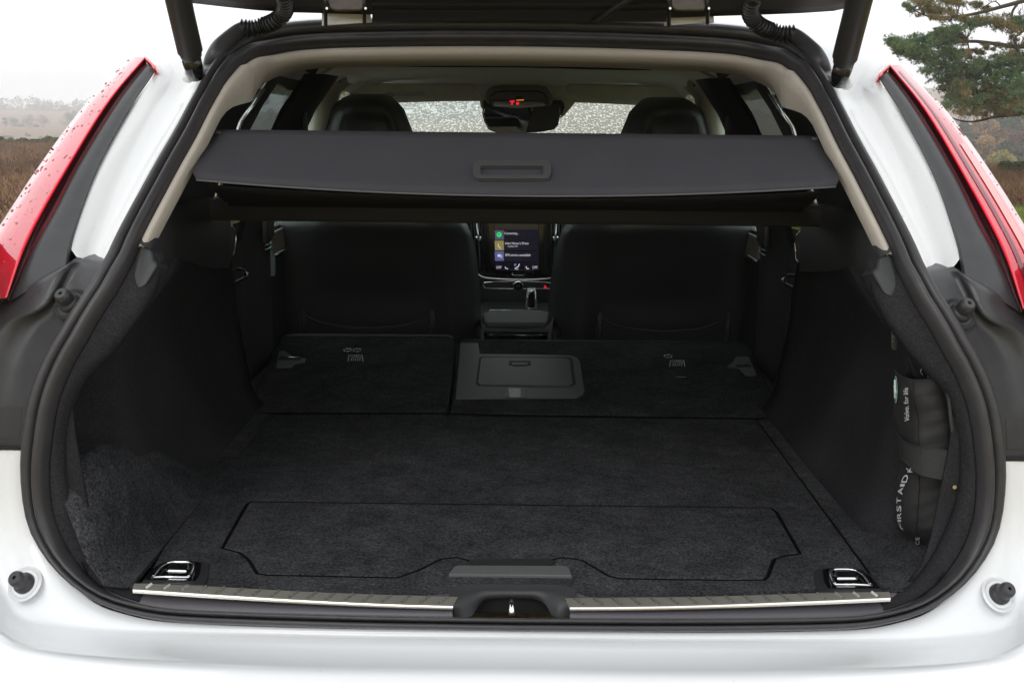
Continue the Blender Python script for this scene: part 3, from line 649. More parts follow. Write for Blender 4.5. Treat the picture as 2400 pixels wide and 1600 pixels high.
# ------------------------------------------------------------------ front seats
def seat():
    rows_d = [(216,832,880),(220,808,898),(232,792,912),(250,776,932),(275,769,941),(305,761,954),(350,748,968),(400,722,992),(450,682,1028),(490,650,1045),(515,630,1054),(560,621,1070),(617,620,1080),(680,622,1088),(740,626,1092),(800,632,1096),(860,640,1100)]
    rows = []; nu = 25
    for (y, xl, xr) in rows_d:
        k_ = (y - 221) / 640; Yb = 3.44 + .22 * max(0, k_ - .12)
        r_ = []
        for u in np.linspace(-1, 1, nu):
            x = (xl + xr) / 2 + (xr - xl) / 2 * u * (1.10 if y < 320 else 1.05); dep = .10 * abs(u) ** 3.5
            if y < 250: dep += .05 * ((250 - y) / 29) ** 2
            # rounded lumbar hump and recess of the back shell
            rec = 0
            if y > 515:
                v = (y - 615) / 25; e = 1 / (1 + math.exp(-(v + 1.2 * u * u - .3) * 4)); rec = .055 * e * (1 / (1 + math.exp((abs(u) - .64) * 34)))
                if y > 615: dep -= .0
            hr = 0
            if 255 < y < 330: hr = .024 / (1 + math.exp((abs(u) - .55) * 25)) * (1 - math.exp(-(y - 252) / 8))
            if 500 < y < 560: dep -= .02 * math.exp(-((y - 522) / 22) ** 2)
            q = PY(x, y, Yb + dep + rec + hr); r_.append(q)
        rows.append(r_)
    cx_ = sum((r_[0].x + r_[-1].x) / 2 for r_ in rows[6:]) / len(rows[6:])
    rows = [[Vector((((p.x - (r_[0].x + r_[-1].x) / 2)) , p.y, p.z)) for p in r_] for r_ in rows]
    rows = stations(rows, 44)
    fx = lambda p: p + Vector((cx_, 0, 0))
    sback = loft('front_seat', [[fx(p) for p in r_] for r_ in rows], LEATHER, car, solid=.02, off=1)
    sback['label'] = 'black leather front seat back on the left with a net pocket'
    # net pocket
    top = [(708,722),(740,738),(800,750),(852,754),(900,752),(950,745),(1000,724)]
    tp = resample([PY(a, b, 3.475) for a, b in top], 40); bt = [p + Vector((0, .01, -.16)) for p in tp]
    c0 = (tp[0].x + tp[-1].x) / 2; sh_ = cx_ - c0
    tp = [p + Vector((sh_, 0, 0)) for p in tp]; bt = [p + Vector((sh_, 0, 0)) for p in bt]
    parts = [sback]
    parts.append(tube('pocket_hem', tp, .004, NYLON, sback, n=6))
    V = []; Fc = []
    for k_ in range(-14, 54):
        for dr in (1, -1):
            pts = []
            for v in np.linspace(0, 1, 9):
                u = k_ + dr * v * 14
                if 0 <= u < 39: i = int(u); a = tp[i].lerp(tp[i + 1], u - i); b = bt[i].lerp(bt[i + 1], u - i); pts.append(a.lerp(b, v) + Vector((0, .001 * dr, 0)))
            for a, b in zip(pts, pts[1:]):
                n0 = len(V); wv = Vector((.0009, 0, 0)); V += [a - wv, a + wv, b + wv, b - wv]; Fc.append((n0, n0 + 1, n0 + 2, n0 + 3))
    parts.append(mesh('pocket_net', V, Fc, NYLON, sback, smooth=False, kind='stuff'))
    for (x, y) in ((710,710),(1005,712)):
        a = PY(x, y, 3.475) + Vector((sh_, 0, 0)); parts.append(tube('pocket_post', [a, a + Vector((0, 0, -.03)), a + Vector((0, .01, -.14))], [.003, .009, .011], SMOOTHB, sback, n=8))
    return parts, cx_
SEAT, SCX = seat()
M = Matrix.Translation((-2 * SCX + .0, 0, 0))
c0 = dup(SEAT[0], car, M); c0['label'] = 'black leather front seat back on the right with a net pocket'
for p_ in SEAT[1:]: dup(p_, c0, M)
# ------------------------------------------------------------------ dashboard, screen, console
DY = 4.25
def dd(L_, Y=DY): return [PY(a, b, Y) for a, b in L_]
dash = box('dashboard', (0, 4.62, .84), (1.42, .50, .36), SMOOTHB, car, bevel=.05, seg=4)
stack = prism('centre_stack', dd([(1075,480),(1300,482),(1302,560),(1290,620),(1270,636),(1190,641),(1110,638),(1092,622),(1080,560)], 4.27), GLOSS, dash, n=(0, -1, .15), t=.06, bevel=.006)
tr = tube('chrome_trim', [p + Vector((0, -.012, 0)) for p in dd([(1080,560),(1083,600),(1092,622),(1106,634),(1140,639),(1190,641),(1240,640),(1275,635),(1290,625),(1299,605),(1303,560)])], .0048, CHROME, dash, n=8, smoothpath=50)
for (x0, x1, x2) in ((1094, 1099, 1103),(1278, 1276, 1272)):
    a, b, c = dd([(x0, 500), (x1, 546), (x2, 615)], 4.20)
    tube('vent_rod', [a, b, c], .0028, CHROME, dash, n=8)
    lathe('vent_knob', b + Vector((0, -.008, 0)), (0, -1, 0), [(.006, -.006), (.010, -.002), (.010, .003), (.005, .008)], CHROME, dash, n=16)
for x in (1082, 1089, 1107, 1113, 1119, 1266, 1284, 1291):
    a, b = dd([(x, 500), (x + (4 if x < 1180 else -4), 622)], 4.215); tube('vent_slat', [a, b], .0022, SMOOTHB, dash, n=6)
scr = prism('touch_screen', dd([(1134,505),(1237,505),(1239,620),(1137,621)], 4.20), mat('screen_glass', (.003, .003, .006), .1, coat=.3, emit=((.02, .02, .05), .12)), dash, n=(0, -1, .1), t=.008, bevel=.002)
EM = lambda nm, c, s_=1.0: mat(nm, tuple(v * .3 for v in c), .4, emit=(c, s_))
SW = EM('screen_white', (.75, .75, .8), .55)
def scp(L_): return dd(L_, 4.190)
for (y0, y1, c, nm) in ((529,551,(.10,.09,.13),'tile_grey'),(553,575,(.30,.25,.09),'tile_olive'),(577,599,(.12,.12,.32),'tile_violet')):
    prism('app_tile', scp([(1136,y0),(1157,y0),(1157.5,y1),(1137,y1)]), EM(nm, c, .55), scr, n=(0, -1, 0), t=.001)
    prism('app_row', scp([(1158,y0),(1236,y0),(1237,y1),(1158,y1)]), EM('row_dark', (.012, .011, .03), .25), scr, n=(0, -1, 0), t=.001)
c = PY(1146.3, 539, 4.186); lathe('app_icon', c, (0, -1, 0), [(.0088, 0), (.0088, .001)], EM('icon_green', (.02, .75, .2), .7), scr, n=20)
for k_ in range(3):
    w_ = .0050 - k_ * .0009; z_ = .0026 - k_ * .0026; tube('icon_wave', [c + Vector((-w_, -.0016, z_ - .0006)), c + Vector((0, -.0016, z_ + .0008)), c + Vector((w_, -.0016, z_ - .0008))], .0006, DARKIN, scr, n=4)
def stext(s_, x0, x1, yb, h, m_=None): text('screen_text', s_, PY(x0, yb, 4.187), PY(x1, yb, 4.187), PY(x0, yb - h, 4.187) - PY(x0, yb, 4.187), m_ or SW, scr)
stext('Connecting...', 1158.5, 1191.5, 540, 7); stext("Adam Warner's iPhone", 1159.5, 1214, 561.5, 5.6); stext('vodafone UK', 1166, 1189, 567.5, 3.6)
stext('SMS service unavailable', 1160.5, 1218.5, 588.5, 6); stext('OFF', 1140, 1152, 617, 6); stext('OFF', 1223, 1235, 617, 6); stext('OFF', 1184, 1191, 620, 2.6)
tube('phone_icon', scp([(1144,560),(1145,566),(1150,571)]), .0014, SW, scr, n=6); prism('message_icon', scp([(1143,584),(1150,584),(1150,590),(1143,590)]), SW, scr, n=(0, -1, 0), t=.002)
prism('message_icon', scp([(1151.5,586),(1153.5,586),(1153.5,592),(1149,592),(1149,591),(1151.5,591)]), SW, scr, n=(0, -1, 0), t=.002)
tube('seat_icon', scp([(1160,612.5),(1162,617),(1167,617)]), .0014, SW, scr, n=6); tube('person_icon', scp([(1193,606),(1190,613),(1182,617)]), .0016, SW, scr, n=6)
tube('seat_icon', scp([(1209,612),(1210,617.5),(1215,617)]), .0016, SW, scr, n=6); tube('heat_mark', scp([(1206,611),(1206,616)]), .0009, EM('mark_red', (.8, .1, .05), .5), scr, n=4)
prism('airflow_mark', scp([(1181,606),(1185.5,606),(1185.5,610.5),(1181,610.5)]), EM('mark_violet', (.25, .22, .4), .5), scr, n=(0, -1, 0), t=.001)
tube('home_button', dd([(1177,627),(1176,630),(1179,632),(1200,632),(1203,630)], 4.19), .0016, CHROME, dash, n=6)
lower = prism('lower_console_panel', dd([(1085,642),(1300,642),(1296,700),(1090,700)], 4.27), SMOOTHB, dash, n=(0, -1, 0), t=.05, bevel=.004)
tube('control_bar', dd([(1110,656),(1112,649),(1150,646.5),(1190,645),(1235,647),(1265,650),(1268,656),(1264,663),(1190,663.5),(1115,662)], 4.20), .0019, CHROME, dash, n=6, closed=True)
kn = lathe('volume_knob', PY(1190, 656, 4.20), (0, -1, 0), [(.020, 0), (.020, .012), (.0185, .015), (.0165, .0155)], CHROME, dash, n=30)
lathe('knob_face', PY(1190, 656, 4.20) + Vector((0, -.0165, 0)), (0, -1, 0), [(.0163, 0), (.0163, .001)], GLOSS, dash, n=30)
tx = lambda s_, x0, x1, yb, h: text('button_print', s_, PY(x0, yb, 4.18), PY(x1, yb, 4.18), PY(x0, yb - h, 4.18) - PY(x0, yb, 4.18), GREYP, dash)
tx('D/II', 1186, 1194, 658.5, 5)
a = dd([(1248.5,661),(1256,661),(1252.3,654)], 4.19); prism('hazard_button', a, EM('hazard_red', (.9, .01, .04), .6), dash, n=(0, -1, 0), t=.002)
# gear lever
gl = [PY(1207, 711, 3.98), PY(1234, 711, 3.98), PY(1234, 680, 4.0), PY(1230, 660, 4.0), PY(1213, 660, 4.0), PY(1207, 680, 4.0)]
gear = prism('gear_lever', gl, mat('lever_crystal', (.55, .6, .6), .1, .8), dash, n=(0, -1, .1), t=.03, bevel=.006, seg=3)
prism('lever_front', [p + Vector((0, -.004, 0)) for p in (PY(1214, 707, 3.97), PY(1228, 707, 3.97), PY(1228, 676, 3.99), PY(1225, 668, 3.99), PY(1217, 668, 3.99), PY(1214, 676, 3.99))], GLOSS, gear, n=(0, -1, .1), t=.004, bevel=.001)
tube('lever_edge', [p + Vector((0, -.007, 0)) for p in (PY(1212, 709, 3.97), PY(1212, 677, 3.99), PY(1216, 663, 3.99), PY(1227, 663, 3.99), PY(1230, 677, 3.99), PY(1230, 709, 3.97))], .0024, CHROME, gear, n=6)
lathe('lever_button', PY(1219.5, 715, 3.955), (0, -1, .3), [(.0045, -.004), (.0045, .003), (.003, .005)], CHROME, gear, n=12)
# console and armrest
cons = box('centre_console', (0.01, 3.93, .585), (.27, .56, .20), SMOOTHB, car, bevel=.02, seg=3)
arm = [(1106,722),(1110,716),(1150,711),(1190,709),(1240,711),(1266,716),(1262,738),(1256,743),(1190,744),(1118,743),(1110,738)]
PA = PY(1190, 744, 3.55); an = Vector((0, -.35, 1)).normalized()
am = prism('armrest', [PP(a, b, PA, an) for a, b in arm], LEATHG, cons, n=an, t=.02, bevel=.008, seg=3)
prism('armrest_base', [PY(a, b, 3.56) for a, b in ((1104,728),(1110,744),(1118,746),(1258,746),(1266,742),(1272,728),(1270,758),(1258,764),(1112,764),(1104,756))], LEATHER, cons, n=(0, -1, .2), t=.2, bevel=.012, seg=3)
prism('console_back', [PY(a, b, 3.58) for a, b in ((1102,758),(1270,758),(1270,830),(1102,830))], GLOSS, cons, n=(0, -1, .1), t=.1, bevel=.004)
for L_ in ([(1112,767),(1144,769)],[(1146,785),(1147,769),(1223,770),(1225,786)],[(1226,769),(1258,769)]):
    tube('console_trim', [PY(a, b, 3.572) for a, b in L_], .0013, CHROME, cons, n=6)
for x in (1107, 1264): tube('console_pillar', [PY(x, 756, 3.565), PY(x + (3 if x < 1180 else -3), 800, 3.565)], .007, PLASTL, cons, n=8)
tube('lid_trim', [PY(a, b, 3.9) for a, b in ((1124,722),(1125,713),(1130,712),(1178,713),(1181,718))], .002, CHROME, cons, n=6)

# ------------------------------------------------------------------ roof lining, visors, mirror
RW = [(2.22, .575, 1.452), (2.45, .585, 1.462), (3.0, .59, 1.470), (3.5, .59, 1.468), (3.95, .585, 1.458), (4.16, .575, 1.446), (4.24, .57, 1.436)]
def roofz(x, hw, zc): return zc - .016 * abs(x / hw) ** 2 - .060 * max(0, abs(x / hw) - .80) ** 2 / .04
rows = []
for (Y, hw, zc) in RW: rows.append([Vector((x, Y, roofz(x, hw, zc))) for x in np.linspace(-hw, hw, 81)])
rows = stations(rows, 90)
for r_ in rows:
    for p in r_:
        if 2.35 < p.y < 3.75:               # the recess round the glass roof
            e = 1 / (1 + math.exp((abs(p.x) - .37) * 60)); f = 1 / (1 + math.exp(-(p.y - 2.55) * 50)) * 1 / (1 + math.exp((p.y - 3.34) * 70)); p.z += .030 * e * f
roof = loft('roof_lining', rows, HEAD, car)
roof['label'] = 'grey cloth roof lining above the cabin'
# join between roof edge trim and lining
rr = [tprof(i)[-1] for i in it]
ln = [Vector((p.x * 1.02, 2.30, roofz(p.x * 1.02, .57, 1.455))) for p in rr]
loft('rear_roof_lining', [rr, [a.lerp(b, .5) + Vector((0, 0, .004)) for a, b in zip(rr, ln)], ln], HEAD, car)
def vis(L_, Y, nm, par, m_=HEAD, t=.02, bev=.006, n=(0, -1, -.3)): return prism(nm, [PY(a, b, Y) for a, b in L_], m_, par, n=n, t=t, bevel=bev, seg=3)
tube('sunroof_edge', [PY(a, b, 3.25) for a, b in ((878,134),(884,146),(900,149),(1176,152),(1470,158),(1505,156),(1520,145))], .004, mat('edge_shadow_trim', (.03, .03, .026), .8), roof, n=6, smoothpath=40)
v1 = vis([(783,208),(800,198),(840,194),(1085,195),(1092,200),(1088,217),(1070,219),(1030,226),(1000,230),(900,231),(800,224),(785,217)], 4.08, 'sun_visor', car)
v1['label'] = 'grey sun visor on the left with a warning sticker'
v2 = vis([(1302,198),(1310,195),(1550,199),(1590,206),(1612,218),(1606,232),(1560,236),(1390,234),(1365,229),(1345,224),(1310,221),(1303,214)], 4.08, 'sun_visor', car)
v2['label'] = 'plain grey sun visor on the right'
stk = vis([(879,214),(976,212),(976,221),(880,223)], 4.055, 'warning_sticker', v1, mat('sticker_white', (.42, .44, .42), .6), .001, 0)
tube('sticker_sign', [PY(896 + 10 * math.cos(a), 218 + 3 * math.sin(a), 4.05) for a in np.linspace(0, 6.28, 16, endpoint=False)], .0011, mat('sticker_brown', (.2, .07, .05), .6), v1, n=4, closed=True)
for k_ in range(5): tube('sticker_line', [PY(915 + k_ * 11, 217 + (k_ % 2), 4.05), PY(921 + k_ * 11, 217 + (k_ % 2), 4.05)], .0012, GREYP, v1, n=4)
# windscreen header between visors and glass, overhead console, mirror
hd = [Vector((x, 4.25, 1.392 - .016 * (x / .55) ** 2)) for x in np.linspace(-.57, .57, 20)]
loft('windscreen_header', [[p + Vector((0, -.02, .052)) for p in hd], [p + Vector((0, -.012, .02)) for p in hd], hd, [p + Vector((0, .03, -.008)) for p in hd]], HEAD, car)
oc = vis([(1113,232),(1116,215),(1130,204),(1155,201),(1235,201),(1256,207),(1268,222),(1270,238),(1262,246),(1125,243)], 4.0, 'overhead_console', car, mat('console_grey', (.20, .20, .18), .5), .04, .012)
vis([(1122,240),(1124,222),(1136,212),(1160,209),(1232,209),(1248,213),(1258,226),(1260,243),(1190,250),(1135,248)], 3.985, 'console_lamp_unit', oc, mat('console_dark', (.05, .05, .05), .25), .01, .004)
vis([(1132,231),(1250,232),(1256,245),(1190,250),(1132,246)], 3.975, 'warning_display', oc, GLOSS, .006, .002)
vis([(1184,222),(1199,222),(1201,234),(1183,234)], 3.974, 'console_button', oc, DARKIN, .004, .003)
LR = EM('indicator_red', (.9, .01, .04), .7)
vis([(1170,232),(1182,231),(1181,235),(1171,235)], 3.966, 'seat_belt_lamp', oc, LR, .002, 0); vis([(1174,235),(1178,235),(1178,241),(1174,241)], 3.966, 'seat_belt_lamp', oc, LR, .002, 0)
lathe('airbag_lamp', PY(1189, 238, 3.967), (0, -1, 0), [(.0050, 0), (.0050, .001)], LR, oc, n=14); vis([(1186,230),(1203,229),(1203,231),(1186,232)], 3.966, 'amber_lamp', oc, EM('indicator_amber', (.8, .3, .02), .5), .002, 0)
cover_ = vis([(1108,230),(1292,230),(1298,245),(1292,262),(1282,270),(1112,262)], 4.16, 'sensor_housing', car, mat('sensor_black', (.006, .007, .012), .4), .08, .006, (0, -1, 0))
cs = vis([(1292,230),(1325,228),(1318,240),(1297,265),(1285,273),(1294,255)], 4.17, 'sensor_shroud', cover_, HEAD, .03, .004, (0, -1, 0)); cs = vis([(1099,208),(1112,232),(1112,258),(1104,245)], 4.17, 'sensor_shroud', cover_, HEAD, .03, .004, (0, -1, 0))
ml = [(1110,246),(1115,242),(1150,240),(1280,239),(1287,243),(1287,258),(1282,276),(1272,284),(1240,288),(1190,290),(1140,289),(1122,284),(1112,270),(1107,255)]
ml = [(a, b + (b - 239) * .32) for a, b in ml]
mc = PY(1197, 270, 4.05)
mir_ = vis(ml, 4.05, 'rear_view_mirror', car, SMOOTHB, .025, .005, (0, -1, 0))
mcen = Vector((sum(PY(a, b, 4.046).x for a, b in ml) / len(ml), 4.046, sum(PY(a, b, 4.046).z for a, b in ml) / len(ml)))
Rm = Matrix.Rotation(R(11), 3, 'Z') @ Matrix.Rotation(R(3.5), 3, 'X')
prism('mirror_face', [mcen + Rm @ ((PY(a, b, 4.046) - mcen) * .97) + Vector((0, -.003, 0)) for a, b in ml], MIRR, mir_, n=Rm @ Vector((0, -1, 0)), t=.002)
# windscreen
ws = [[Vector((x, 4.24 + .10 * (1 - abs(x / .6) ** 2.5) + t * .85, 1.40 - t * .46 - .03 * (x / .6) ** 2)) for x in np.linspace(-.66 * (.86 + .14 * t), .66 * (.86 + .14 * t), 21)] for t in (0, .25, .5, .75, 1)]
wsg = loft('windscreen', ws, RAINY, car); wsg['label'] = 'windscreen speckled with rain drops'
# grab handles, coat hooks, lamps at the roof edge
for s in (1, -1):
    def hv(L_, Y, nm, m_=HEAD, t=.012, bev=.004, par=roof): return prism(nm, [S(PY(a, b, Y), s) for a, b in L_], m_, par, n=(s * .5, -1, -.3), t=t, bevel=bev, seg=3)
    g = hv([(753,204),(770,186),(790,175),(798,178),(799,188),(786,201),(768,216),(758,220),(752,214)], 3.72, 'grab_handle')
    hv([(763,203),(780,190),(783,186),(784,193),(778,200),(766,213),(762,212)], 3.705, 'handle_gap', DARKIN, .006, .001, g)
    tube('reading_lamp', [S(PY(a, b, 2.98), s) for a, b in ((732,168),(738,168),(768,153),(772,150))], .0035, mat('lamp_plastic', (.5, .6, .5), .2, coat=1), roof, n=6)
    hv([(700,162),(712,158),(738,152),(730,162),(722,177),(712,172)], 2.85, 'coat_hook_recess', mat('recess_dark', (.05, .05, .045), .8), .004, .001)
    hv([(620,192),(645,191),(680,195),(700,201),(684,207),(668,209),(655,206),(648,198)], 3.12, 'seat_belt_guide', BEIGE, .02, .008)
# ------------------------------------------------------------------ cabin sides: pillars, doors, glass
def sx(z): return .705 - .36 * max(0, z - 1.0) - .35 * max(0, z - 1.3) if z > 1 else .705
for s in (1, -1):
    V3 = lambda Y, z, dx=0: Vector((-s * (sx(z) + dx), Y, z))
    # rear quarter lining (black) from pillar trim to rear door
    rows = []
    ids = [i for i in range(NC) if 1.12 <= LOOP[i].z <= 1.405 and LOOP[i].x < 0]
    for i in ids:
        a = rim(i, .044, -.034); z = a.z
        rows.append([S(a, s), S(a + Vector((-.015, .06, 0)), s), V3(max(a.y + .15, 2.15), z, -.012), V3(2.50, z), V3(2.61, z)])
    loft('quarter_lining', rows, mat('quarter_cloth', (.012, .012, .015), .9, bump=(900, .5, .001)), car)
    zz2 = np.linspace(1.12, 1.40, 6)
    b = loft('rear_door_frame', [[V3(2.68, z, .012), V3(2.71, z, .004), V3(2.76, z, .004)] for z in np.linspace(.95, 1.40, 8)], GREYDOOR, car)
    tube('frame_highlight', [V3(2.655, z, .002) for z in (1.0, 1.15, 1.3, 1.37)], .0035, CHROME, b, n=6)
    loft('rear_door_window', [[V3(Y, z, .006) for Y in (2.76, 3.07)] for z in np.linspace(.98, 1.40, 5)], TINT, car)
    gw = loft('rear_door_window', [[V3(Y, z, .02) for Y in (2.60, 2.70)] for z in np.linspace(.98, 1.40, 5)], RAINYS, car)
    pb = loft('centre_pillar', [[V3(3.06, z, .02), V3(3.09, z, -.03), V3(3.20, z, -.045), V3(3.26, z, -.035), V3(3.32, z, -.01), V3(3.34, z, .02)] for z in np.linspace(.45, 1.42, 12)], SMOOTHB, car)
    box('belt_adjuster', V3(3.13, 1.30, -.05), (.012, .03, .06), PLASTG, pb, bevel=.005)
    for k_ in range(2): tube('vent_louvre', [V3(3.10, .985 - .012 * k_, -.055), V3(3.16, .985 - .012 * k_, -.058)], .0022, STEEL, pb, n=6)
    vb = box('pillar_vent', V3(3.13, 1.03, -.045), (.014, .085, .08), PLAST, pb, bevel=.006)
    for k_ in range(4): box('vent_fin', V3(3.10 + .018 * k_, 1.035, -.053), (.006, .004, .06), SMOOTHB, pb, bevel=.001)
    loft('front_door_window', [[V3(Y, z, .02) for Y in (3.34, 4.3)] for z in np.linspace(.98, 1.40, 4)], RAINYS, car)
    # front pillar, beige
    q = resample([S(PY(a, b, 3.52), s) for a, b in ((690,196),(706,212),(711,240),(714,270),(712,300),(708,350))], 14)
    wv = resample([S(PY(a, b, 3.52), s) for a, b in ((800,190),(770,214),(766,236),(760,270),(752,300),(744,350))], 14)
    fp = loft('windscreen_pillar', [[a + Vector((-s * .02, .08, 0)), a + Vector((-s * .004, .02, 0)), a.lerp(c, .3) + Vector((0, -.02, 0)), a.lerp(c, .7) + Vector((0, -.02, 0)), c, c + Vector((0, .10, 0))] for a, c in zip(q, wv)], mat('pillar_beige', (.52, .485, .42), .75), car)
    tube('door_seal', [S(PY(a, b, 3.46), s) for a, b in ((708,205),(702,222),(700,260),(701,320))], .009, RUBBER, fp, n=8)
    # door cards with wood trim
    dr = loft('rear_door_card', [[V3(Y, z, 0 if z > .6 else -.03) for Y in (2.62, 2.8, 3.08)] for z in (.35, .6, .7, .9, 1.0)], SMOOTHB, car)
    wd = prism('wood_trim', [S(PX(a, b, -.66), s) for a, b in ((505,518),(532,520),(538,530),(541,545),(536,580),(528,590),(508,595))], WOOD, dr, n=(s, -.5, 0), t=.01, bevel=.004)
    tube('trim_highlight', [S(PX(a, b, -.655), s) for a, b in ((533,519),(539,530),(542,546),(537,582),(528,592),(509,597))], .0022, CHROME, dr, n=6)
    dr2 = loft('front_door_card', [[V3(Y, z, 0 if z > .6 else -.04) for Y in (3.25, 3.7, 4.4)] for z in (.35, .6, .7, .9, 1.0)], SMOOTHB, car)
    prism('wood_trim', [V3(3.4, .99, -.012), V3(4.3, 1.0, -.012), V3(4.3, .93, -.012), V3(3.4, .93, -.012)], mat('pale_wood_trim', (.38, .32, .27), .35, vary=(20, .85, 1.1)), dr2, n=(s, 0, 0), t=.008, bevel=.003)
    tube('door_trim_line', [V3(3.4, .925, -.014), V3(4.3, .925, -.014)], .004, CHROME, dr2, n=6)
    box('door_armrest', V3(3.95, .78, -.04), (.06, .5, .05), SMOOTHB, dr2, bevel=.015, seg=3)
    box('seat_bolster', (-s * .63, 2.98, .60), (.10, .42, .12), SMOOTHB, car, bevel=.03, seg=3)
    # belt loop and wire guide by the folded seat
    tube('seat_striker', [S(PY(a, b, 2.72), s) for a, b in ((505,620),(528,620),(558,620),(566,625),(568,631),(562,639),(545,647),(515,660))], .0042, mat('black_chrome', (.25, .25, .26), .12, 1), car, n=8, smoothpath=40)
    box('belt_clip', S(PY(494, 561, 2.60), s), (.026, .02, .03), GLOSS, car, bevel=.004)
    tube('seat_belt', [S(PY(a, b, 2.63), s) for a, b in ((492,500),(500,530),(502,560),(505,600),(512,640))], .008, mat('belt_black', (.01, .01, .01), .6), car, n=4)
    tube('door_pull', [S(PX(a, b, -.65), s) for a, b in ((513,592),(519,603),(520,615),(517,625))], .003, CHROME, dr, n=6)
# water bottle in the far left door pocket
bt = empty('water_bottle', PY(618, 600, 3.3), 'small clear bottle with a green cap in the left door pocket', 'bottle')
bp_ = Vector(bt.location); mesh_b = lathe('bottle_body', bp_, (0, 0, 1), [(.016, -.04), (.018, -.035), (.018, .01), (.014, .02), (.010, .03)], mat('bottle_plastic', (.35, .42, .40), .15, trans=.3), bt, n=16)
lathe('bottle_cap', bp_, (0, 0, 1), [(.011, .03), (.011, .045), (.009, .047)], GREENP, bt, n=14)

# ------------------------------------------------------------------ tailgate, struts, hoses, hinges
def tg(L_, Y0=2.16, z0=1.492, sl2=.86):
    n = Vector((0, -sl2, -1)).normalized(); return [PP(a, b, (0, Y0, z0), n) for a, b in L_], n
# panel plane rises towards the camera
e0 = [(440,8),(520,17),(588,24),(660,29),(738,31),(855,34),(1000,38),(1176,40),(1350,42),(1530,42),(1640,38),(1740,35),(1840,31),(1915,26),(1960,16)]
E0 = [PY(a, b, 2.17) for a, b in e0]
E0 = [Vector(((p.x), 2.17, p.z)) for p in E0]
rows = []
for (dy, dz, wx) in ((.0, -.0, 1.0), (-.01, .012, 1.0), (-.03, .03, 1.0), (-.25, .26, 1.06), (-.6, .50, 1.12), (-.85, .62, 1.14), (-1.0, .66, 1.10)):
    rows.append([Vector((p.x * wx, p.y + dy, p.z + dz)) for p in E0])
gate = loft('tailgate', rows, mat('tailgate_inner_trim', (.045, .041, .041), .32, bump=(1200, .15, .0005)), car, solid=.04, off=-1)
gate['label'] = 'raised tailgate with black inner trim'
tgw = loft('tailgate_skin', [[p + Vector((0, .03, .055)) for p in r_] for r_ in rows[2:]], WHITE, gate)
# centre black trim that hangs in front of the roof gap
rows = []
for (yy, Y) in ((50, 2.165), (45, 2.15), (40, 2.135), (27, 2.12), (24, 2.108), (22, 2.112), (16, 2.10), (12, 2.085), (8, 2.09), (-4, 2.07), (-20, 2.05)):
    rows.append([PY(a, yy - (a - 1176) * -.003 - 0 * 1, Y) for a in np.linspace(855, 1531, 16)])
loft('gate_header_trim', rows, PLASTG, gate, auto=35)
for s, x0 in ((1, 745), (-1, 1533)):
    a0, a1 = x0, x0 + 98
    pl = [PY(a, b, 2.10) for a, b in ((a0, -14), (a0 + 92, -14), (a0 + 94, 20), (a0 + 84, 28), (a0 + 22, 28), (a0 + 8, 20))]
    hg = prism('hinge_cover', pl, mat('hinge_bronze', (.05, .034, .022), .25, coat=.4, vary=(40, .6, 1.5)), gate, n=(0, -1, -.3), t=.02, bevel=.006, seg=3)
    for (xx, yt, yb) in ((a0 + 3, 2, 56), (a0 + 92, 6, 50)):
        tube('hinge_arm', [PY(xx - 1, yt - 12, 2.09), PY(xx, yt + 12, 2.095), PY(xx, yb, 2.17), PY(xx, yb + 3, 2.19)], .0034, SMOOTHB, gate, n=8)
        lathe('hinge_pin', PY(xx + 3, 20, 2.085), (0, -1, 0), [(.0022, 0), (.0022, .002)], STEEL, gate, n=8)
    hb = [PY(a, b, 2.19) for a, b in ((a0 - 6, 30), (a0 + 106, 33), (a0 + 108, 52), (a0 - 6, 60))]
    prism('hinge_seat', hb, WHITE, car, n=(0, -1, 0), t=.01, bevel=.001)
tube('washer_hose', [PY(a, b, Y) for a, b, Y in ((1364,49,2.15),(1385,38,2.12),(1410,20,2.09),(1440,3,2.07),(1462,-12,2.05))], .0042, RUBBER, gate, n=8)
tube('washer_hose', [PY(a, b, Y) for a, b, Y in ((1373,49,2.15),(1394,38,2.12),(1421,20,2.09),(1450,3,2.07),(1470,-12,2.05))], .0032, RUBBER, gate, n=8)
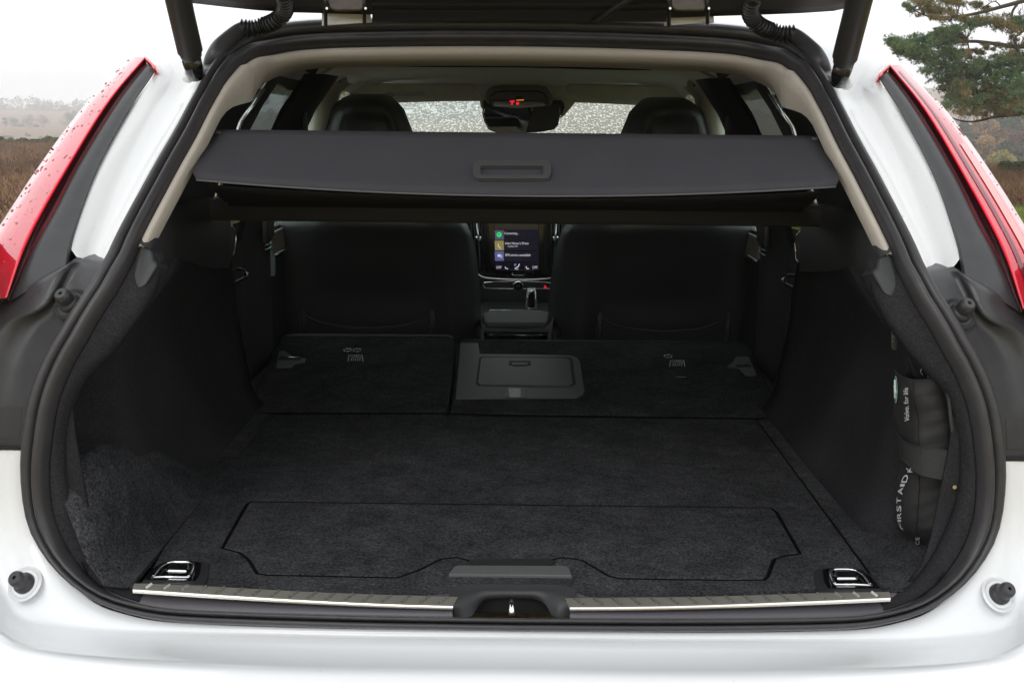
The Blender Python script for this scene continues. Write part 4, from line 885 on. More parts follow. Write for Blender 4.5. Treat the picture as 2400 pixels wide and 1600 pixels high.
for s in (1, -1):
    A = PY(448, 168, 2.03); B = Vector((A.x + .012, 1.62, 1.84)); D = (B - A).normalized()
    A = S(A, s); B = S(B, s); D = (B - A).normalized()
    P = [A + D * v for v in (.034, .036, .045, .046, .12, .3, .6)]
    st_ = tube('tailgate_strut', P, [.0165, .0175, .0175, .0205, .0205, .0205, .0205], mat('strut_black', (.030, .029, .029), .38, bump=(900, .1, .0005)), car, n=28, auto=40)
    st_['label'] = 'thick black power strut holding up the tailgate, left side' if s == 1 else 'thick black power strut holding up the tailgate, right side'
    tube('strut_socket', [A + D * v for v in (-.012, -.008, .010, .034)], [.006, .013, .0155, .0150], GLOSS, st_, n=14)
    for k_ in range(5):
        an_ = k_ * 1.2 + .3; u = D.orthogonal().normalized(); v = D.cross(u); of = (u * math.cos(an_) + v * math.sin(an_)) * .0148
        tube('socket_rib', [A + D * 0 + of * .85, A + D * .03 + of], .0022, GLOSS, st_, n=5)
    pb_ = S(PY(431, 176, 2.05), s); lathe('ball_washer', pb_, (s * .3, -1, .5), [(.0105, -.004), (.0105, 0), (.008, .002), (.007, .005), (.004, .006)], WHITE, st_, n=20)
    # corrugated wiring hose with its rubber elbow
    path = [PY(a, b, Y) for a, b, Y in ((555,64,2.15),(580,66,2.15),(605,60,2.15),(630,50,2.14),(650,32,2.13),(657,10,2.11),(650,-12,2.09))]
    pts = resample([S(p, s) for p in path], 140); rad = [.0128 + .0028 * math.cos(2 * math.pi * i / 7.0) for i in range(140)]
    if s == -1: pass
    hs2 = tube('wiring_hose', pts, rad, mat('hose_rubber', (.016, .016, .017), .3), car, n=16)
    elb = [PY(a, b, Y) for a, b, Y in ((487,150,2.10),(492,134,2.09),(503,114,2.10),(523,93,2.12),(548,72,2.145),(560,66,2.15))]
    tube('hose_elbow', resample([S(p, s) for p in elb], 24), [.0155 - .003 * min(1, abs(i - 8) / 16) if i > 8 else .0155 for i in range(24)], RUBBER, hs2, n=16)
    c = PY(484, 148, 2.075); lathe('elbow_base', S(c, s), S(SN(c.x, c.z) + Vector((-.3, 0, .2)), s), [(.019, -.012), (.0215, -.008), (.0215, -.003), (.018, 0)], RUBBER, hs2, n=20)

# ------------------------------------------------------------------ outside shell further forward (sides, roof, bonnet, wheels)
for s in (1, -1):
    rows = []
    for Y, xw, zr in ((1.60, .845, 1.08), (1.68, .875, 1.12), (2.1, .915, 1.09), (2.6, .93, 1.04), (3.2, .93, 1.01), (4.2, .93, 1.0), (5.0, .92, .98), (5.7, .86, .90), (6.1, .70, .80)):
        rows.append([Vector((-s * (xw - .10), Y, zr)), Vector((-s * (xw - .03), Y, zr - .03)), Vector((-s * xw, Y, zr - .15)), Vector((-s * (xw + .005), Y, .65)), Vector((-s * (xw - .02), Y, .35)), Vector((-s * (xw - .06), Y, .22))])
    loft('body_side', stations(rows, 30), WHITE, car)
    # glasshouse edge
    rows = [[Vector((-s * (sx(z) + (.12 - .10 * (z - 1) / .42)), Y, z)) for z in (1.0, 1.2, 1.4)] for Y in (2.05, 2.3, 2.6)]
    rows = [[Vector((-s * .84, 2.1 + k_ * .22, 1.02)), Vector((-s * .73, 2.32 + k_ * .22, 1.20)), Vector((-s * .63, 2.62 + k_ * .22, 1.38))] for k_ in range(3)]
    loft('rear_side_window', rows, mat('privacy_glass', (.004, .005, .005), .05, coat=1), car)
    rows = [[Vector((-s * .66, Y, 1.375)), Vector((-s * .635, Y, 1.415)), Vector((-s * .59, Y, 1.445))] for Y in (2.7, 3.0, 4.0, 4.3)]
    loft('roof_rail', rows, STEEL, car)
    for Yw in (2.45, 5.4):
        wc = Vector((-s * .82, Yw, .34)); tyre = lathe('tyre', wc, (-s, 0, 0), [(.24, -.11), (.33, -.11), (.345, -.09), (.345, .09), (.33, .11), (.25, .11)], RUBBER, car, n=36)
        lathe('rim', wc, (-s, 0, 0), [(.24, .07), (.25, .10), (.23, .10), (.20, .06), (.06, .07), (.05, .09)], STEEL, tyre, n=30)
rows = [[Vector((x, Y, zc - .05 * (x / .64) ** 2 - .03 * max(0, abs(x) - .5) * 3)) for x in np.linspace(-.62, .62, 15)] for (Y, zc) in ((2.24, 1.488), (2.5, 1.505), (3.2, 1.515), (3.9, 1.49), (4.3, 1.43))]
loft('roof', rows, WHITE, car)
rows = [[Vector((x, Y, zc - .08 * (x / .9) ** 2)) for x in np.linspace(-.88, .88, 13)] for (Y, zc) in ((5.05, .97), (5.5, .93), (6.0, .82), (6.15, .68))]
loft('bonnet', rows, WHITE, car)

# ================================================================== load cover (lifts out)
lc = empty('load_cover', (0, 2.2, 1.15), 'dark grey roller load cover raised across the boot below the roof', 'load cover')
hw = .500
def cov(x, t):                                 # t 0 at the hooked edge, 1 at the free edge, sagging a little in the middle
    sag = (1 - (x / hw) ** 2)
    P0 = Vector((x * .992, 1.99, 1.279)); P1 = Vector((x * 1.0, 1.845, 1.207 - .020 * sag)); return P0.lerp(P1, t)
pts_w = np.linspace(-hw, hw, 33)
rows = []
for t_ in np.linspace(0, 1, 9):
    r_ = []
    for x in pts_w:
        k_ = 1
        if t_ > .85: k_ = 1 - .02 * ((t_ - .85) / .15) ** 2
        r_.append(cov(x * k_, t_))
    rows.append(r_)
panel = loft('cover_panel', rows, CLOTH, lc, solid=.005, off=-1)
edge = [cov(x, 1) + Vector((0, -.001, .001)) for x in pts_w * .98]
tube('panel_hem', edge, .0016, mat('hem_grey', (.09, .088, .095), .7), panel, n=6)
# recessed handle
nP = (cov(0.05, 0) - cov(-.05, 0)).cross(cov(0, 0) - cov(0, 1)).normalized()
if nP.y > 0: nP = -nP
def cvp(L_, up=0): return [PP(a, b, cov(0, .5) + nP * up, nP) for a, b in L_]
def rrect(x0, y0, x1, y1, r, n=5):
    out = []
    for (cx__, cy__, a0) in ((x1 - r, y0 + r, -90), (x1 - r, y1 - r, 0), (x0 + r, y1 - r, 90), (x0 + r, y0 + r, 180)):
        for k_ in range(n): a = R(a0 + 90 * k_ / (n - 1)); out.append((cx__ + r * math.cos(a), cy__ + r * math.sin(a)))
    return out
hf = prism('pull_handle', cvp(rrect(1086, 368, 1266, 408, 14), .014), mat('handle_grey', (.055, .054, .057), .42), lc, n=nP, t=.010, holes=[cvp(rrect(1104, 379, 1248, 401, 4), .014)], bevel=.003)
prism('handle_recess', cvp(rrect(1102, 377, 1250, 403, 4), .002), mat('recess_grey', (.016, .016, .017), .6), hf, n=nP, t=.001)
prism('handle_lip', cvp([(1108, 380), (1244, 380), (1242, 388), (1110, 388)], .006), mat('handle_grey2', (.04, .04, .042), .45), hf, n=nP, t=.003, bevel=.001)
for s in (1, -1):
    box('cover_hook', S(PY(489, 311, 1.985), s), (.034, .02, .016), SMOOTHB, lc, bevel=.004)
    tube('hook_pin', [S(PY(474, 306, 1.99), s), S(PY(484, 306, 1.99), s)], .005, mat('amber_pin', (.25, .2, .08), .4), lc, n=8)
fab = [[Vector((x * (1 + .18 * t_), 2.0 + .44 * t_, 1.272 - .142 * t_ - .01 * math.sin(math.pi * t_))) for x in np.linspace(-.495, .495, 12)] for t_ in np.linspace(0, 1, 8)]
loft('cover_cloth', fab, UNDER, lc, solid=.002)
# hanging edge of dark cloth below the panel
a = [Vector((x, 1.86 + .0 * x, 1.202 - .018 * (1 - (x / hw) ** 2))) for x in np.linspace(-.475, .475, 20)]
b = [Vector((x * 1.2, 2.43, 1.139)) for x in np.linspace(-.49, .49, 20)]
loft('cloth_lower_layer', [a, [p.lerp(q, .5) for p, q in zip(a, b)], b], UNDER, lc, solid=.002)
c1 = [PY(a_, b_, 2.44) for a_, b_ in ((468, 466), (468, 510), (1895, 519), (1895, 474))]
cz0 = sum(p.z for p in (c1[1], c1[2])) / 2; cz1 = sum(p.z for p in (c1[0], c1[3])) / 2; ch = .632
cass = box('roller_cassette', (0, 2.475, (cz0 + cz1) / 2), (2 * ch, .07, cz1 - cz0), mat('cassette_cloth', (.042, .038, .036), .75, bump=(1200, .4, .0006)), lc, bevel=.008, seg=3)
for s in (1, -1): box('cassette_end', (-s * (ch + .006), 2.475, (cz0 + cz1) / 2), (.012, .075, cz1 - cz0 + .008), SMOOTHB, lc, bevel=.006)

# ================================================================== first aid kit, second pouch, elastic band
fa = empty('first_aid_kit', PY(2115, 1255, 1.73), 'black cloth first aid kit pouch with white lettering, held by a strap on the right', 'first aid kit')
Lr = [(2063,818,2084,835,2108,845,2140,852),(2057,852,2079,868,2110,874,2158,868),(2054,889,2082,900,2100,905,2168,895),(2055,950,2090,955,2118,955,2180,950),(2062,1000,2088,1010,2116,1015,2184,1020),(2068,1050,2092,1060,2116,1070,2186,1080),
      (2060,1110,2085,1115,2124,1118,2188,1115),(2055,1165,2078,1170,2126,1175,2178,1165),(2060,1200,2085,1215,2124,1222,2160,1212),(2106,1252,2114,1258,2124,1258,2134,1248)]
rows = []
for k_, r_ in enumerate(Lr):
    e = 0 if k_ < 9 else .035
    bulge = .012 * math.sin(math.pi * min(1, k_ / 9))
    rows.append([PY(r_[0] + 2, r_[1], 1.84), PY(r_[0], r_[1], 1.80 - e * .3), PY(r_[2], r_[3], 1.745 - bulge + e), PY(r_[4], r_[5], 1.72 - bulge + e), PY(r_[6], r_[7], 1.70 + e * .5), PY(r_[6] + 3, r_[7], 1.73)])
def cut(rs, lo_, hi_): return rs[lo_:hi_]
rows = [resample(r_, 22) for r_ in rows[1:]]
fit = stations(rows, 40)
for i, r_ in enumerate(fit):
    for j, p in enumerate(r_): p.y += .0016 * math.sin(i * 1.9 + j * .5) * math.exp(-((j - 15) / 5) ** 2) + .0012 * math.sin(i * .45 - j * 1.1)
pouch = loft('pouch', fit, NYLON, fa)
tube('pouch_hem', fit[0], .0016, NYLON, pouch, n=6)
sm = [r_[13] + Vector((0, -.0012, 0)) for r_ in fit]; tube('pouch_seam', sm, .0007, DARKIN, pouch, n=4)
bk = [[PY(2079,815,1.80), PY(2107,812,1.80), PY(2155,850,1.76)], [PY(2079,880,1.80), PY(2107,890,1.80), PY(2160,880,1.76)]]
loft('pouch_back_flap', bk, mat('pouch_inside', (.010, .009, .012), .8), fa, solid=.003)
from mathutils.bvhtree import BVHTree
PBV = BVHTree.FromPolygons([p for r_ in fit for p in r_], [tuple(f) for f in gridfaces(len(fit), len(fit[0]))])
def on_pouch(px, py, d_=.0015):
    """where the line of sight meets the pouch cloth, lifted d_ off it"""
    r = ray(px, py).normalized(); h, n, _i, _d = PBV.ray_cast(CAM, r)
    if h is None: h, n, _i, _d = PBV.find_nearest(PY(px, py, 1.76))
    if n.dot(r) > 0: n = -n
    return h + (n - r * .6).normalized() * d_
def vtext(s_, x0, y0, x1, y1, dx, m_=WHITEP):
    cu = bpy.data.curves.new('t', 'FONT'); cu.body = s_; cu.resolution_u = 3; cu.offset = .012
    to = bpy.data.objects.new('t', cu); me = bpy.data.meshes.new_from_object(to); bpy.data.objects.remove(to)
    C_ = np.array([v.co[:] for v in me.vertices]); lo, hi = C_.min(0), C_.max(0); V = []
    for c in C_:
        u = (c[0] - lo[0]) / (hi[0] - lo[0]); v = (c[1] - lo[1]) / (hi[1] - lo[1]); V.append(on_pouch(x0 + (x1 - x0) * u + dx * v, y0 + (y1 - y0) * u, .0022))
    mesh('printed_lettering', V, [tuple(p.vertices) for p in me.polygons], m_, pouch, smooth=False)
vtext('Volvo. for life', 2091, 967, 2088, 890, -11)
for (ch_, x0, y0, x1, y1, dx) in (('K', 2098, 1084, 2094, 1072, -11), ('D', 2084, 1108, 2090, 1090, -12), ('I', 2079, 1117, 2081, 1111, -10), ('A', 2075, 1136, 2077, 1119, -11),
                              ('T', 2072, 1156, 2072, 1142, -10), ('S', 2072, 1174, 2072, 1160, -10), ('R', 2072, 1190, 2072, 1176, -9), ('I', 2072, 1197, 2072, 1192, -8), ('F', 2077, 1216, 2073, 1200, -7)):
    vtext(ch_, x0, y0, x1, y1, dx)
vtext('CE', 2113, 1248, 2113, 1231, -9)
gpts = [on_pouch(2059.5 + 4.2 * math.cos(a), 894 + 31 * math.sin(a), .002) for a in np.linspace(0, 2 * math.pi, 20, endpoint=False)]
prism('first_aid_emblem', gpts, WHITEP, pouch, t=.0005, n=(-.5, -1, 0))
gpts = [on_pouch(2059.5 + 3.2 * math.cos(a), 894 + 29 * math.sin(a), .0028) for a in np.linspace(0, 2 * math.pi, 20, endpoint=False)]
prism('emblem_field', gpts, GREENP, pouch, t=.0005, n=(-.5, -1, 0))
tube('emblem_cross', [on_pouch(2060, 872, .0036), on_pouch(2060, 894, .0036), on_pouch(2060, 914, .0036)], .0016, WHITEP, pouch, n=6)
tube('emblem_cross', [on_pouch(2058.5, 886, .0036), on_pouch(2062, 902, .0036)], .0014, WHITEP, pouch, n=6)
# second, folded pouch behind it
f2 = empty('document_pouch', PY(2110, 880, 1.80), 'folded black pouch with fine white print tucked in behind the first aid kit', 'pouch')
q = [PY(a, b, 1.755) for a, b in ((2083,818),(2110,816),(2158,858),(2166,880),(2120,885),(2098,862))]
fp2 = prism('pouch_cloth', q, mat('pouch_black', (.012, .011, .015), .7), f2, n=(-.2, -1, .3), t=.012, bevel=.003)
for k_ in range(5):
    x = 2130 + k_ * 4; tube('fine_print', [PY(x, 847 + k_ * 2.4, 1.747), PY(x + 1.5, 867 - k_ * .6, 1.747)], .0007, WHITEP, fp2, n=4)
tube('print_mark', [PY(2118, 843, 1.747), PY(2114, 853, 1.747), PY(2119, 861, 1.747)], .0006, WHITEP, fp2, n=4)
prism('yellow_tab', [PY(a, b, 1.69) for a, b in ((2156,847),(2159,847),(2164,857),(2161,859))], YELLOWP, fp2, n=(0, -1, 0), t=.002)
# elastic band belongs to the car
u0 = [(2060,990,1.80),(2079,1014,1.725),(2114,1027,1.69),(2150,1031,1.675),(2186,1035,1.665),(2192,1036,1.68)]; l0 = [(2066,1050,1.80),(2080,1062,1.725),(2114,1089,1.69),(2150,1098,1.675),(2186,1104,1.665),(2192,1104,1.68)]
U = resample([PY(*p) for p in u0], 24); Lw = resample([PY(*p) for p in l0], 24)
band = loft('elastic_band', [[a.lerp(b, v) + Vector((0, -.0006 * (k_ % 2), 0)) for a, b in zip(U, Lw)] for k_, v in enumerate(np.linspace(0, 1, 41))], mat('elastic_black', (.030, .030, .030), .7), car, smooth=False)
tube('band_hem', U, .001, MATS['elastic_black'], band, n=4); tube('band_hem', Lw, .001, MATS['elastic_black'], band, n=4)
tube('pocket_edge_trim', [PY(a, b, 1.665) for a, b in ((2160,862),(2176,900),(2184,960),(2192,1040),(2192,1112),(2188,1120))], .0030, PLASTG, car, n=8, smoothpath=30)
lathe('edge_clip', PY(2191, 1117, 1.655), (0, -1, 0), [(.0035, 0), (.003, .003)], STEEL, band, n=10)
# rain on seal and bumper
drops('rain_drops', [seal], 2200, .0005, .0016, seal, seed=5, pick=lambda c, n: c.x < -.3 and n.y < -.2)
drops('rain_drops', [bumper], 350, .0005, .0016, bumper, seed=6, pick=lambda c, n: c.y < 1.55 and c.z > .58)

# ================================================================== THE PLACE OUTSIDE
def gz(x, y):
    r = math.hypot(x, y - 0); s_ = 1 / (1 + math.exp(-x / 12)); 
    r0_ = 82 * (1 - s_) + 44 * s_
    v = -7 * (1 - s_) - 11 * s_
    r = r if r < 100 else 100 + (r - 100) / (1 + .4 * (1 - s_))
    h1 = np.interp(r, [0, r0_, r0_ + 60, 230, 330, 450, 620, 800, 1100, 1600], [0, 0, v, v, v * .6, -.8 + 4 * s_, 6 + 12 * s_, 13 + 16 * s_, 17 + 14 * s_, 18])
    return float(h1) + (.5 * math.sin(x * .031) * math.cos(y * .027) + .12 * math.sin(x * .21 + y * .13)) * min(1, r / 60) 
nr, na = 90, 160
rad_ = np.r_[0.0, np.geomspace(1.0, 1500, nr - 1)]
V = [Vector((r * math.cos(a), r * math.sin(a), gz(r * math.cos(a), r * math.sin(a)))) for r in rad_ for a in np.linspace(0, 2 * math.pi, na, endpoint=False)]
def ground_mat():
    m = bpy.data.materials.new('heath_ground'); m.use_nodes = True; t = m.node_tree; b = t.nodes['Principled BSDF']; L = t.links.new
    b.inputs['Roughness'].default_value = 1; b.inputs['Specular IOR Level'].default_value = .1
    g = t.nodes.new('ShaderNodeTexCoord'); sp_ = t.nodes.new('ShaderNodeSeparateXYZ'); L(g.outputs['Object'], sp_.inputs[0])
    def noise(s_, d_=6): n = t.nodes.new('ShaderNodeTexNoise'); n.inputs['Scale'].default_value = s_; n.inputs['Detail'].default_value = d_; L(g.outputs['Object'], n.inputs['Vector']); return n.outputs[0]
    def ramp(src, *st):
        r = t.nodes.new('ShaderNodeValToRGB'); e = r.color_ramp.elements
        while len(e) < len(st): e.new(.5)
        for k_, (p, c) in enumerate(st): e[k_].position = p; e[k_].color = (*c, 1)
        L(src, r.inputs[0]); return r.outputs[0]
    grass = ramp(noise(2.5), (.3, (.10, .13, .02)), (.5, (.22, .22, .05)), (.7, (.34, .29, .12)))
    gold = ramp(noise(9), (.3, (.16, .12, .04)), (.5, (.42, .33, .13)), (.7, (.55, .46, .24)))
    heath = ramp(noise(.35), (.3, (.11, .065, .04)), (.5, (.20, .115, .07)), (.62, (.24, .17, .08)), (.75, (.13, .12, .05)))
    ln_ = t.nodes.new('ShaderNodeVectorMath'); ln_.operation = 'LENGTH'; L(g.outputs['Object'], ln_.inputs[0])
    mr = t.nodes.new('ShaderNodeMapRange'); mr.inputs['From Min'].default_value = 20; mr.inputs['From Max'].default_value = 26; L(ln_.outputs['Value'], mr.inputs[0])
    mx1 = t.nodes.new('ShaderNodeMix'); mx1.data_type = 'RGBA'; mrx = t.nodes.new('ShaderNodeMapRange'); mrx.inputs['From Min'].default_value = 2; mrx.inputs['From Max'].default_value = -2; L(sp_.outputs['X'], mrx.inputs[0]); mxm = t.nodes.new('ShaderNodeMath'); mxm.operation = 'MAXIMUM'; L(mr.outputs[0], mxm.inputs[0]); L(mrx.outputs[0], mxm.inputs[1]); L(mxm.outputs[0], mx1.inputs['Factor']); L(grass, mx1.inputs['A']); L(heath, mx1.inputs['B'])
    mr2 = t.nodes.new('ShaderNodeMapRange'); mr2.inputs['From Min'].default_value = 3; mr2.inputs['From Max'].default_value = -3; L(sp_.outputs['Y'], mr2.inputs[0])
    mx2 = t.nodes.new('ShaderNodeMix'); mx2.data_type = 'RGBA'; L(mr2.outputs[0], mx2.inputs['Factor']); L(mx1.outputs['Result'], mx2.inputs['A']); L(gold, mx2.inputs['B'])
    L(mx2.outputs['Result'], b.inputs['Base Color'])
    bp2 = t.nodes.new('ShaderNodeBump'); bp2.inputs['Strength'].default_value = .8; bp2.inputs['Distance'].default_value = .15; L(noise(6, 8), bp2.inputs['Height']); L(bp2.outputs[0], b.inputs['Normal'])
    return m
me = bpy.data.meshes.new('ground'); me.from_pydata([v[:] for v in V], [], gridfaces(nr, na, False, True)); me.materials.append(ground_mat()); me.polygons.foreach_set('use_smooth', [True] * len(me.polygons))
go = bpy.data.objects.new('ground', me); COL.objects.link(go); tag(go, 'open heath with short grass, brown bracken and low hills beyond', kind='structure')

def leafmass(name, centers, radii, n, size, m, parent=None, seed=1, flat=1.0, kind='stuff', shell=.55, thin=1.0):
    """foliage: many small leaf faces spread in clumps"""
    rg = np.random.default_rng(seed); V = np.zeros((n * 3, 3)); cs_ = np.array([list(c) for c in centers]); rs = np.array(radii)
    pr = rs ** 2 / (rs ** 2).sum(); idx = rg.choice(len(cs_), n, p=pr); dirs = rg.normal(size=(n, 3)); dirs /= np.linalg.norm(dirs, axis=1)[:, None]
    rr_ = rs[idx] * (shell + (1 - shell) * rg.random(n)) * (1 + .12 * rg.normal(size=n)); P = cs_[idx] + dirs * rr_[:, None] * np.array([1, 1, flat])
    a = rg.normal(size=(n, 3)); a /= np.linalg.norm(a, axis=1)[:, None]; b = np.cross(a, rg.normal(size=(n, 3))); b /= np.linalg.norm(b, axis=1)[:, None]
    sz = size * (.6 + .8 * rg.random(n))[:, None]
    V[0::3] = P + a * sz; V[1::3] = P - a * sz * .6 + b * sz * .6 * thin; V[2::3] = P - a * sz * .6 - b * sz * .6 * thin
    c = V.mean(0); me = bpy.data.meshes.new(name); me.vertices.add(n * 3); me.vertices.foreach_set('co', (V - c).ravel()); me.loops.add(n * 3); me.loops.foreach_set('vertex_index', np.arange(n * 3, dtype=np.int32))
    me.polygons.add(n); me.polygons.foreach_set('loop_start', np.arange(0, n * 3, 3, dtype=np.int32)); me.update(calc_edges=True); me.validate()
    me.materials.append(m); o = bpy.data.objects.new(name, me); link(o, Matrix.Translation(c), parent); o['kind'] = kind if parent is not None or kind != 'thing' else None
    return o
def fol(name, c1_, c2_, sc_=1.5):
    m = bpy.data.materials.new(name); m.use_nodes = True; t = m.node_tree; b = t.nodes['Principled BSDF']; L = t.links.new
    b.inputs['Roughness'].default_value = .8; b.inputs['Specular IOR Level'].default_value = .2
    g = t.nodes.new('ShaderNodeNewGeometry'); n = t.nodes.new('ShaderNodeTexNoise'); n.inputs['Scale'].default_value = sc_; n.inputs['Detail'].default_value = 3
    L(g.outputs['Position'], n.inputs['Vector']); r = t.nodes.new('ShaderNodeValToRGB'); r.color_ramp.elements[0].position = .35; r.color_ramp.elements[1].position = .65
    r.color_ramp.elements[0].color = (*c1_, 1); r.color_ramp.elements[1].color = (*c2_, 1); L(n.outputs[0], r.inputs[0]); L(r.outputs[0], b.inputs['Base Color']); return m
BARK = mat('pine_bark', (.10, .07, .05), .9, bump=(20, .8, .02)); TWIG = mat('twig_brown', (.075, .055, .035), .9)
def at_px(px, py, dist):
    r = ray(px, py); return CAM + r * (dist / math.hypot(r.x, r.y))
# --- the near pine, right
pine = empty('pine_tree', (14.6, 27.5, gz(14.6, 27.5)), 'pine with spreading needle branches reaching in from the right edge', 'tree')
PB = Vector(pine.location)
tube('trunk', [PB, PB + Vector((.1, 0, 2)), PB + Vector((-.1, .2, 4.5)), PB + Vector((.2, .1, 8))], [.34, .28, .22, .10], BARK, pine, n=14, smoothpath=16)
NEED = [fol('pine_needles', (.045, .095, .045), (.15, .20, .08), 2.2), fol('olive_needles', (.12, .11, .04), (.26, .19, .08), 2.2)]
def pbranch(pts, r0_, r1_, seedb): 
    P = resample([at_px(*p) for p in pts], 20); rr_ = list(np.linspace(r0_, r1_, 20)); return tube('branch', P, rr_, TWIG, pine, n=7), P
BRS = []
for k_, (pts, a_, b_) in enumerate((
    ([(2520,-60,28),(2420,-20,28),(2352,2,28),(2300,16,28),(2240,32,28),(2180,40,28),(2130,38,28),(2080,12,28)], .07, .012),
    ([(2338,8,28),(2325,28,28),(2322,48,28),(2270,52,28),(2230,58,28),(2190,66,28)], .03, .008),
    ([(2300,16,28),(2285,4,28),(2260,16,28)], .016, .006),
    ([(2500,120,28),(2420,100,28),(2340,108,28),(2280,100,28),(2230,95,28),(2150,105,28),(2060,125,28)], .07, .012),
    ([(2520,150,28),(2400,140,28),(2300,150,28),(2200,150,28),(2120,165,28)], .07, .012),
    ([(2540,262,28),(2440,255,28),(2352,262,28),(2280,270,28),(2235,280,28),(2200,276,28),(2165,262,28)], .06, .012),
    ([(2500,215,28),(2400,215,28),(2300,205,28),(2220,215,28),(2150,205,28)], .05, .012),
    ([(2352,70,27.5),(2330,90,27.5),(2345,130,27.5),(2340,190,27.5)], .03, .01),
    ([(2220,90,27.5),(2225,115,27.5),(2215,150,27.5)], .02, .006))):
    o, P = pbranch(pts, a_, b_, k_); BRS.append(P)
cl_ = []
rg = np.random.default_rng(11)
def clump(x0, x1, y0, y1, n, rmin, rmax, kind_):
    for _ in range(n):
        px, py = rg.uniform(x0, x1), rg.uniform(y0, y1); cl_.append((at_px(px, py, 28 + rg.normal() * .9), rg.uniform(rmin, rmax), kind_))
def tuftline(x0, y0, x1, y1, n, spread, rmin, rmax, kind_):
    for _ in range(n):
        t_ = rg.random(); cl_.append((at_px(x0 + (x1 - x0) * t_ + rg.normal() * spread, y0 + (y1 - y0) * t_ + rg.normal() * spread * .6, 28 + rg.normal() * .9), rg.uniform(rmin, rmax), kind_))
tuftline(2072, 6, 2094, 24, 6, 3, .05, .09, 0); tuftline(2100, 0, 2220, 8, 34, 7, .08, .15, 1); tuftline(2110, 20, 2200, 30, 34, 9, .06, .11, 1)
tuftline(2120, 34, 2250, 50, 26, 8, .04, .08, 1); tuftline(2240, 5, 2280, 25, 10, 9, .03, .06, 1)
tuftline(2042, 92, 2062, 110, 16, 5, .07, .12, 0); tuftline(2060, 100, 2210, 85, 70, 11, .09, .17, 0); tuftline(2070, 118, 2210, 128, 70, 11, .09, .17, 0); tuftline(2150, 75, 2200, 70, 20, 6, .07, .12, 0)
tuftline(2215, 60, 2262, 45, 18, 6, .08, .13, 0); tuftline(2100, 140, 2200, 150, 24, 8, .08, .13, 0); tuftline(2270, 48, 2352, 72, 40, 9, .08, .14, 1); tuftline(2320, 45, 2352, 50, 12, 7, .08, .12, 0)
tuftline(2220, 120, 2352, 90, 30, 16, .04, .07, 1); tuftline(2200, 150, 2352, 130, 50, 14, .08, .14, 0)
clump(2165, 2352, 160, 250, 200, .10, .17, 0); clump(2120, 2352, 155, 190, 50, .08, .14, 0); clump(2170, 2352, 190, 262, 110, .09, .15, 1)
clump(2352, 2560, -60, 262, 220, .12, .2, 0); tuftline(2230, 262, 2352, 255, 30, 5, .05, .1, 1); clump(2100, 2500, -110, -10, 60, .1, .2, 0)
# needle tufts: thin radiating blades
def needles(name, items, per, m, seed):
    rg2 = np.random.default_rng(seed); C_ = np.array([list(c[0]) for c in items]); Rr_ = np.array([c[1] for c in items]); N = len(items) * per
    idx = np.repeat(np.arange(len(items)), per); sub = rg2.normal(size=(N // 12 + 1, 3)); sub /= np.linalg.norm(sub, axis=1)[:, None]
    tid = np.arange(N) // 12; base = C_[idx] + (sub[tid] * (Rr_[idx] * rg2.uniform(.2, 1.25, size=N // 12 + 1)[tid])[:, None]) * np.array([1.25, 1, .75])
    dr_ = rg2.normal(size=(N, 3)) + np.array([0, 0, .7]); dr_ /= np.linalg.norm(dr_, axis=1)[:, None]
    ln2 = rg2.uniform(.05, .085, size=(N, 1)); sd = np.cross(dr_, rg2.normal(size=(N, 3))); sd /= np.linalg.norm(sd, axis=1)[:, None]
    V = np.zeros((N * 3, 3)); V[0::3] = base + sd * .0055; V[1::3] = base - sd * .0055; V[2::3] = base + dr_ * ln2
    c = V.mean(0); me = bpy.data.meshes.new(name); me.vertices.add(N * 3); me.vertices.foreach_set('co', (V - c).ravel()); me.loops.add(N * 3); me.loops.foreach_set('vertex_index', np.arange(N * 3, dtype=np.int32))
    me.polygons.add(N); me.polygons.foreach_set('loop_start', np.arange(0, N * 3, 3, dtype=np.int32)); me.update(calc_edges=True); me.materials.append(m)
    o = bpy.data.objects.new(name, me); link(o, Matrix.Translation(c), pine); o['kind'] = 'stuff'
needles('needles', [c for c in cl_ if c[2] == 0], 230, NEED[0], 5); needles('needles', [c for c in cl_ if c[2] == 1], 170, NEED[1], 6)
V = []; Fc = []
for (c, r_, k_) in cl_:
    near_b = min((q for P in BRS for q in P), key=lambda q: (q - c).length_squared)
    if (near_b - c).length < 1.6:
        m_ = near_b.lerp(c, .5) + Vector((rg.normal() * .05, 0, rg.normal() * .05 - .03)); w_ = .006
        for a, b in ((near_b, m_), (m_, c)):
            k0 = len(V); V += [a + Vector((0, 0, w_)), a - Vector((0, 0, w_)), b - Vector((0, 0, w_ * .6)), b + Vector((0, 0, w_ * .6)), a + Vector((w_, 0, 0)), a - Vector((w_, 0, 0)), b - Vector((w_ * .6, 0, 0)), b + Vector((w_ * .6, 0, 0))]
            Fc += [(k0, k0 + 1, k0 + 2, k0 + 3), (k0 + 4, k0 + 5, k0 + 6, k0 + 7)]
mesh('twigs', V, Fc, TWIG, pine, smooth=False, kind='stuff')
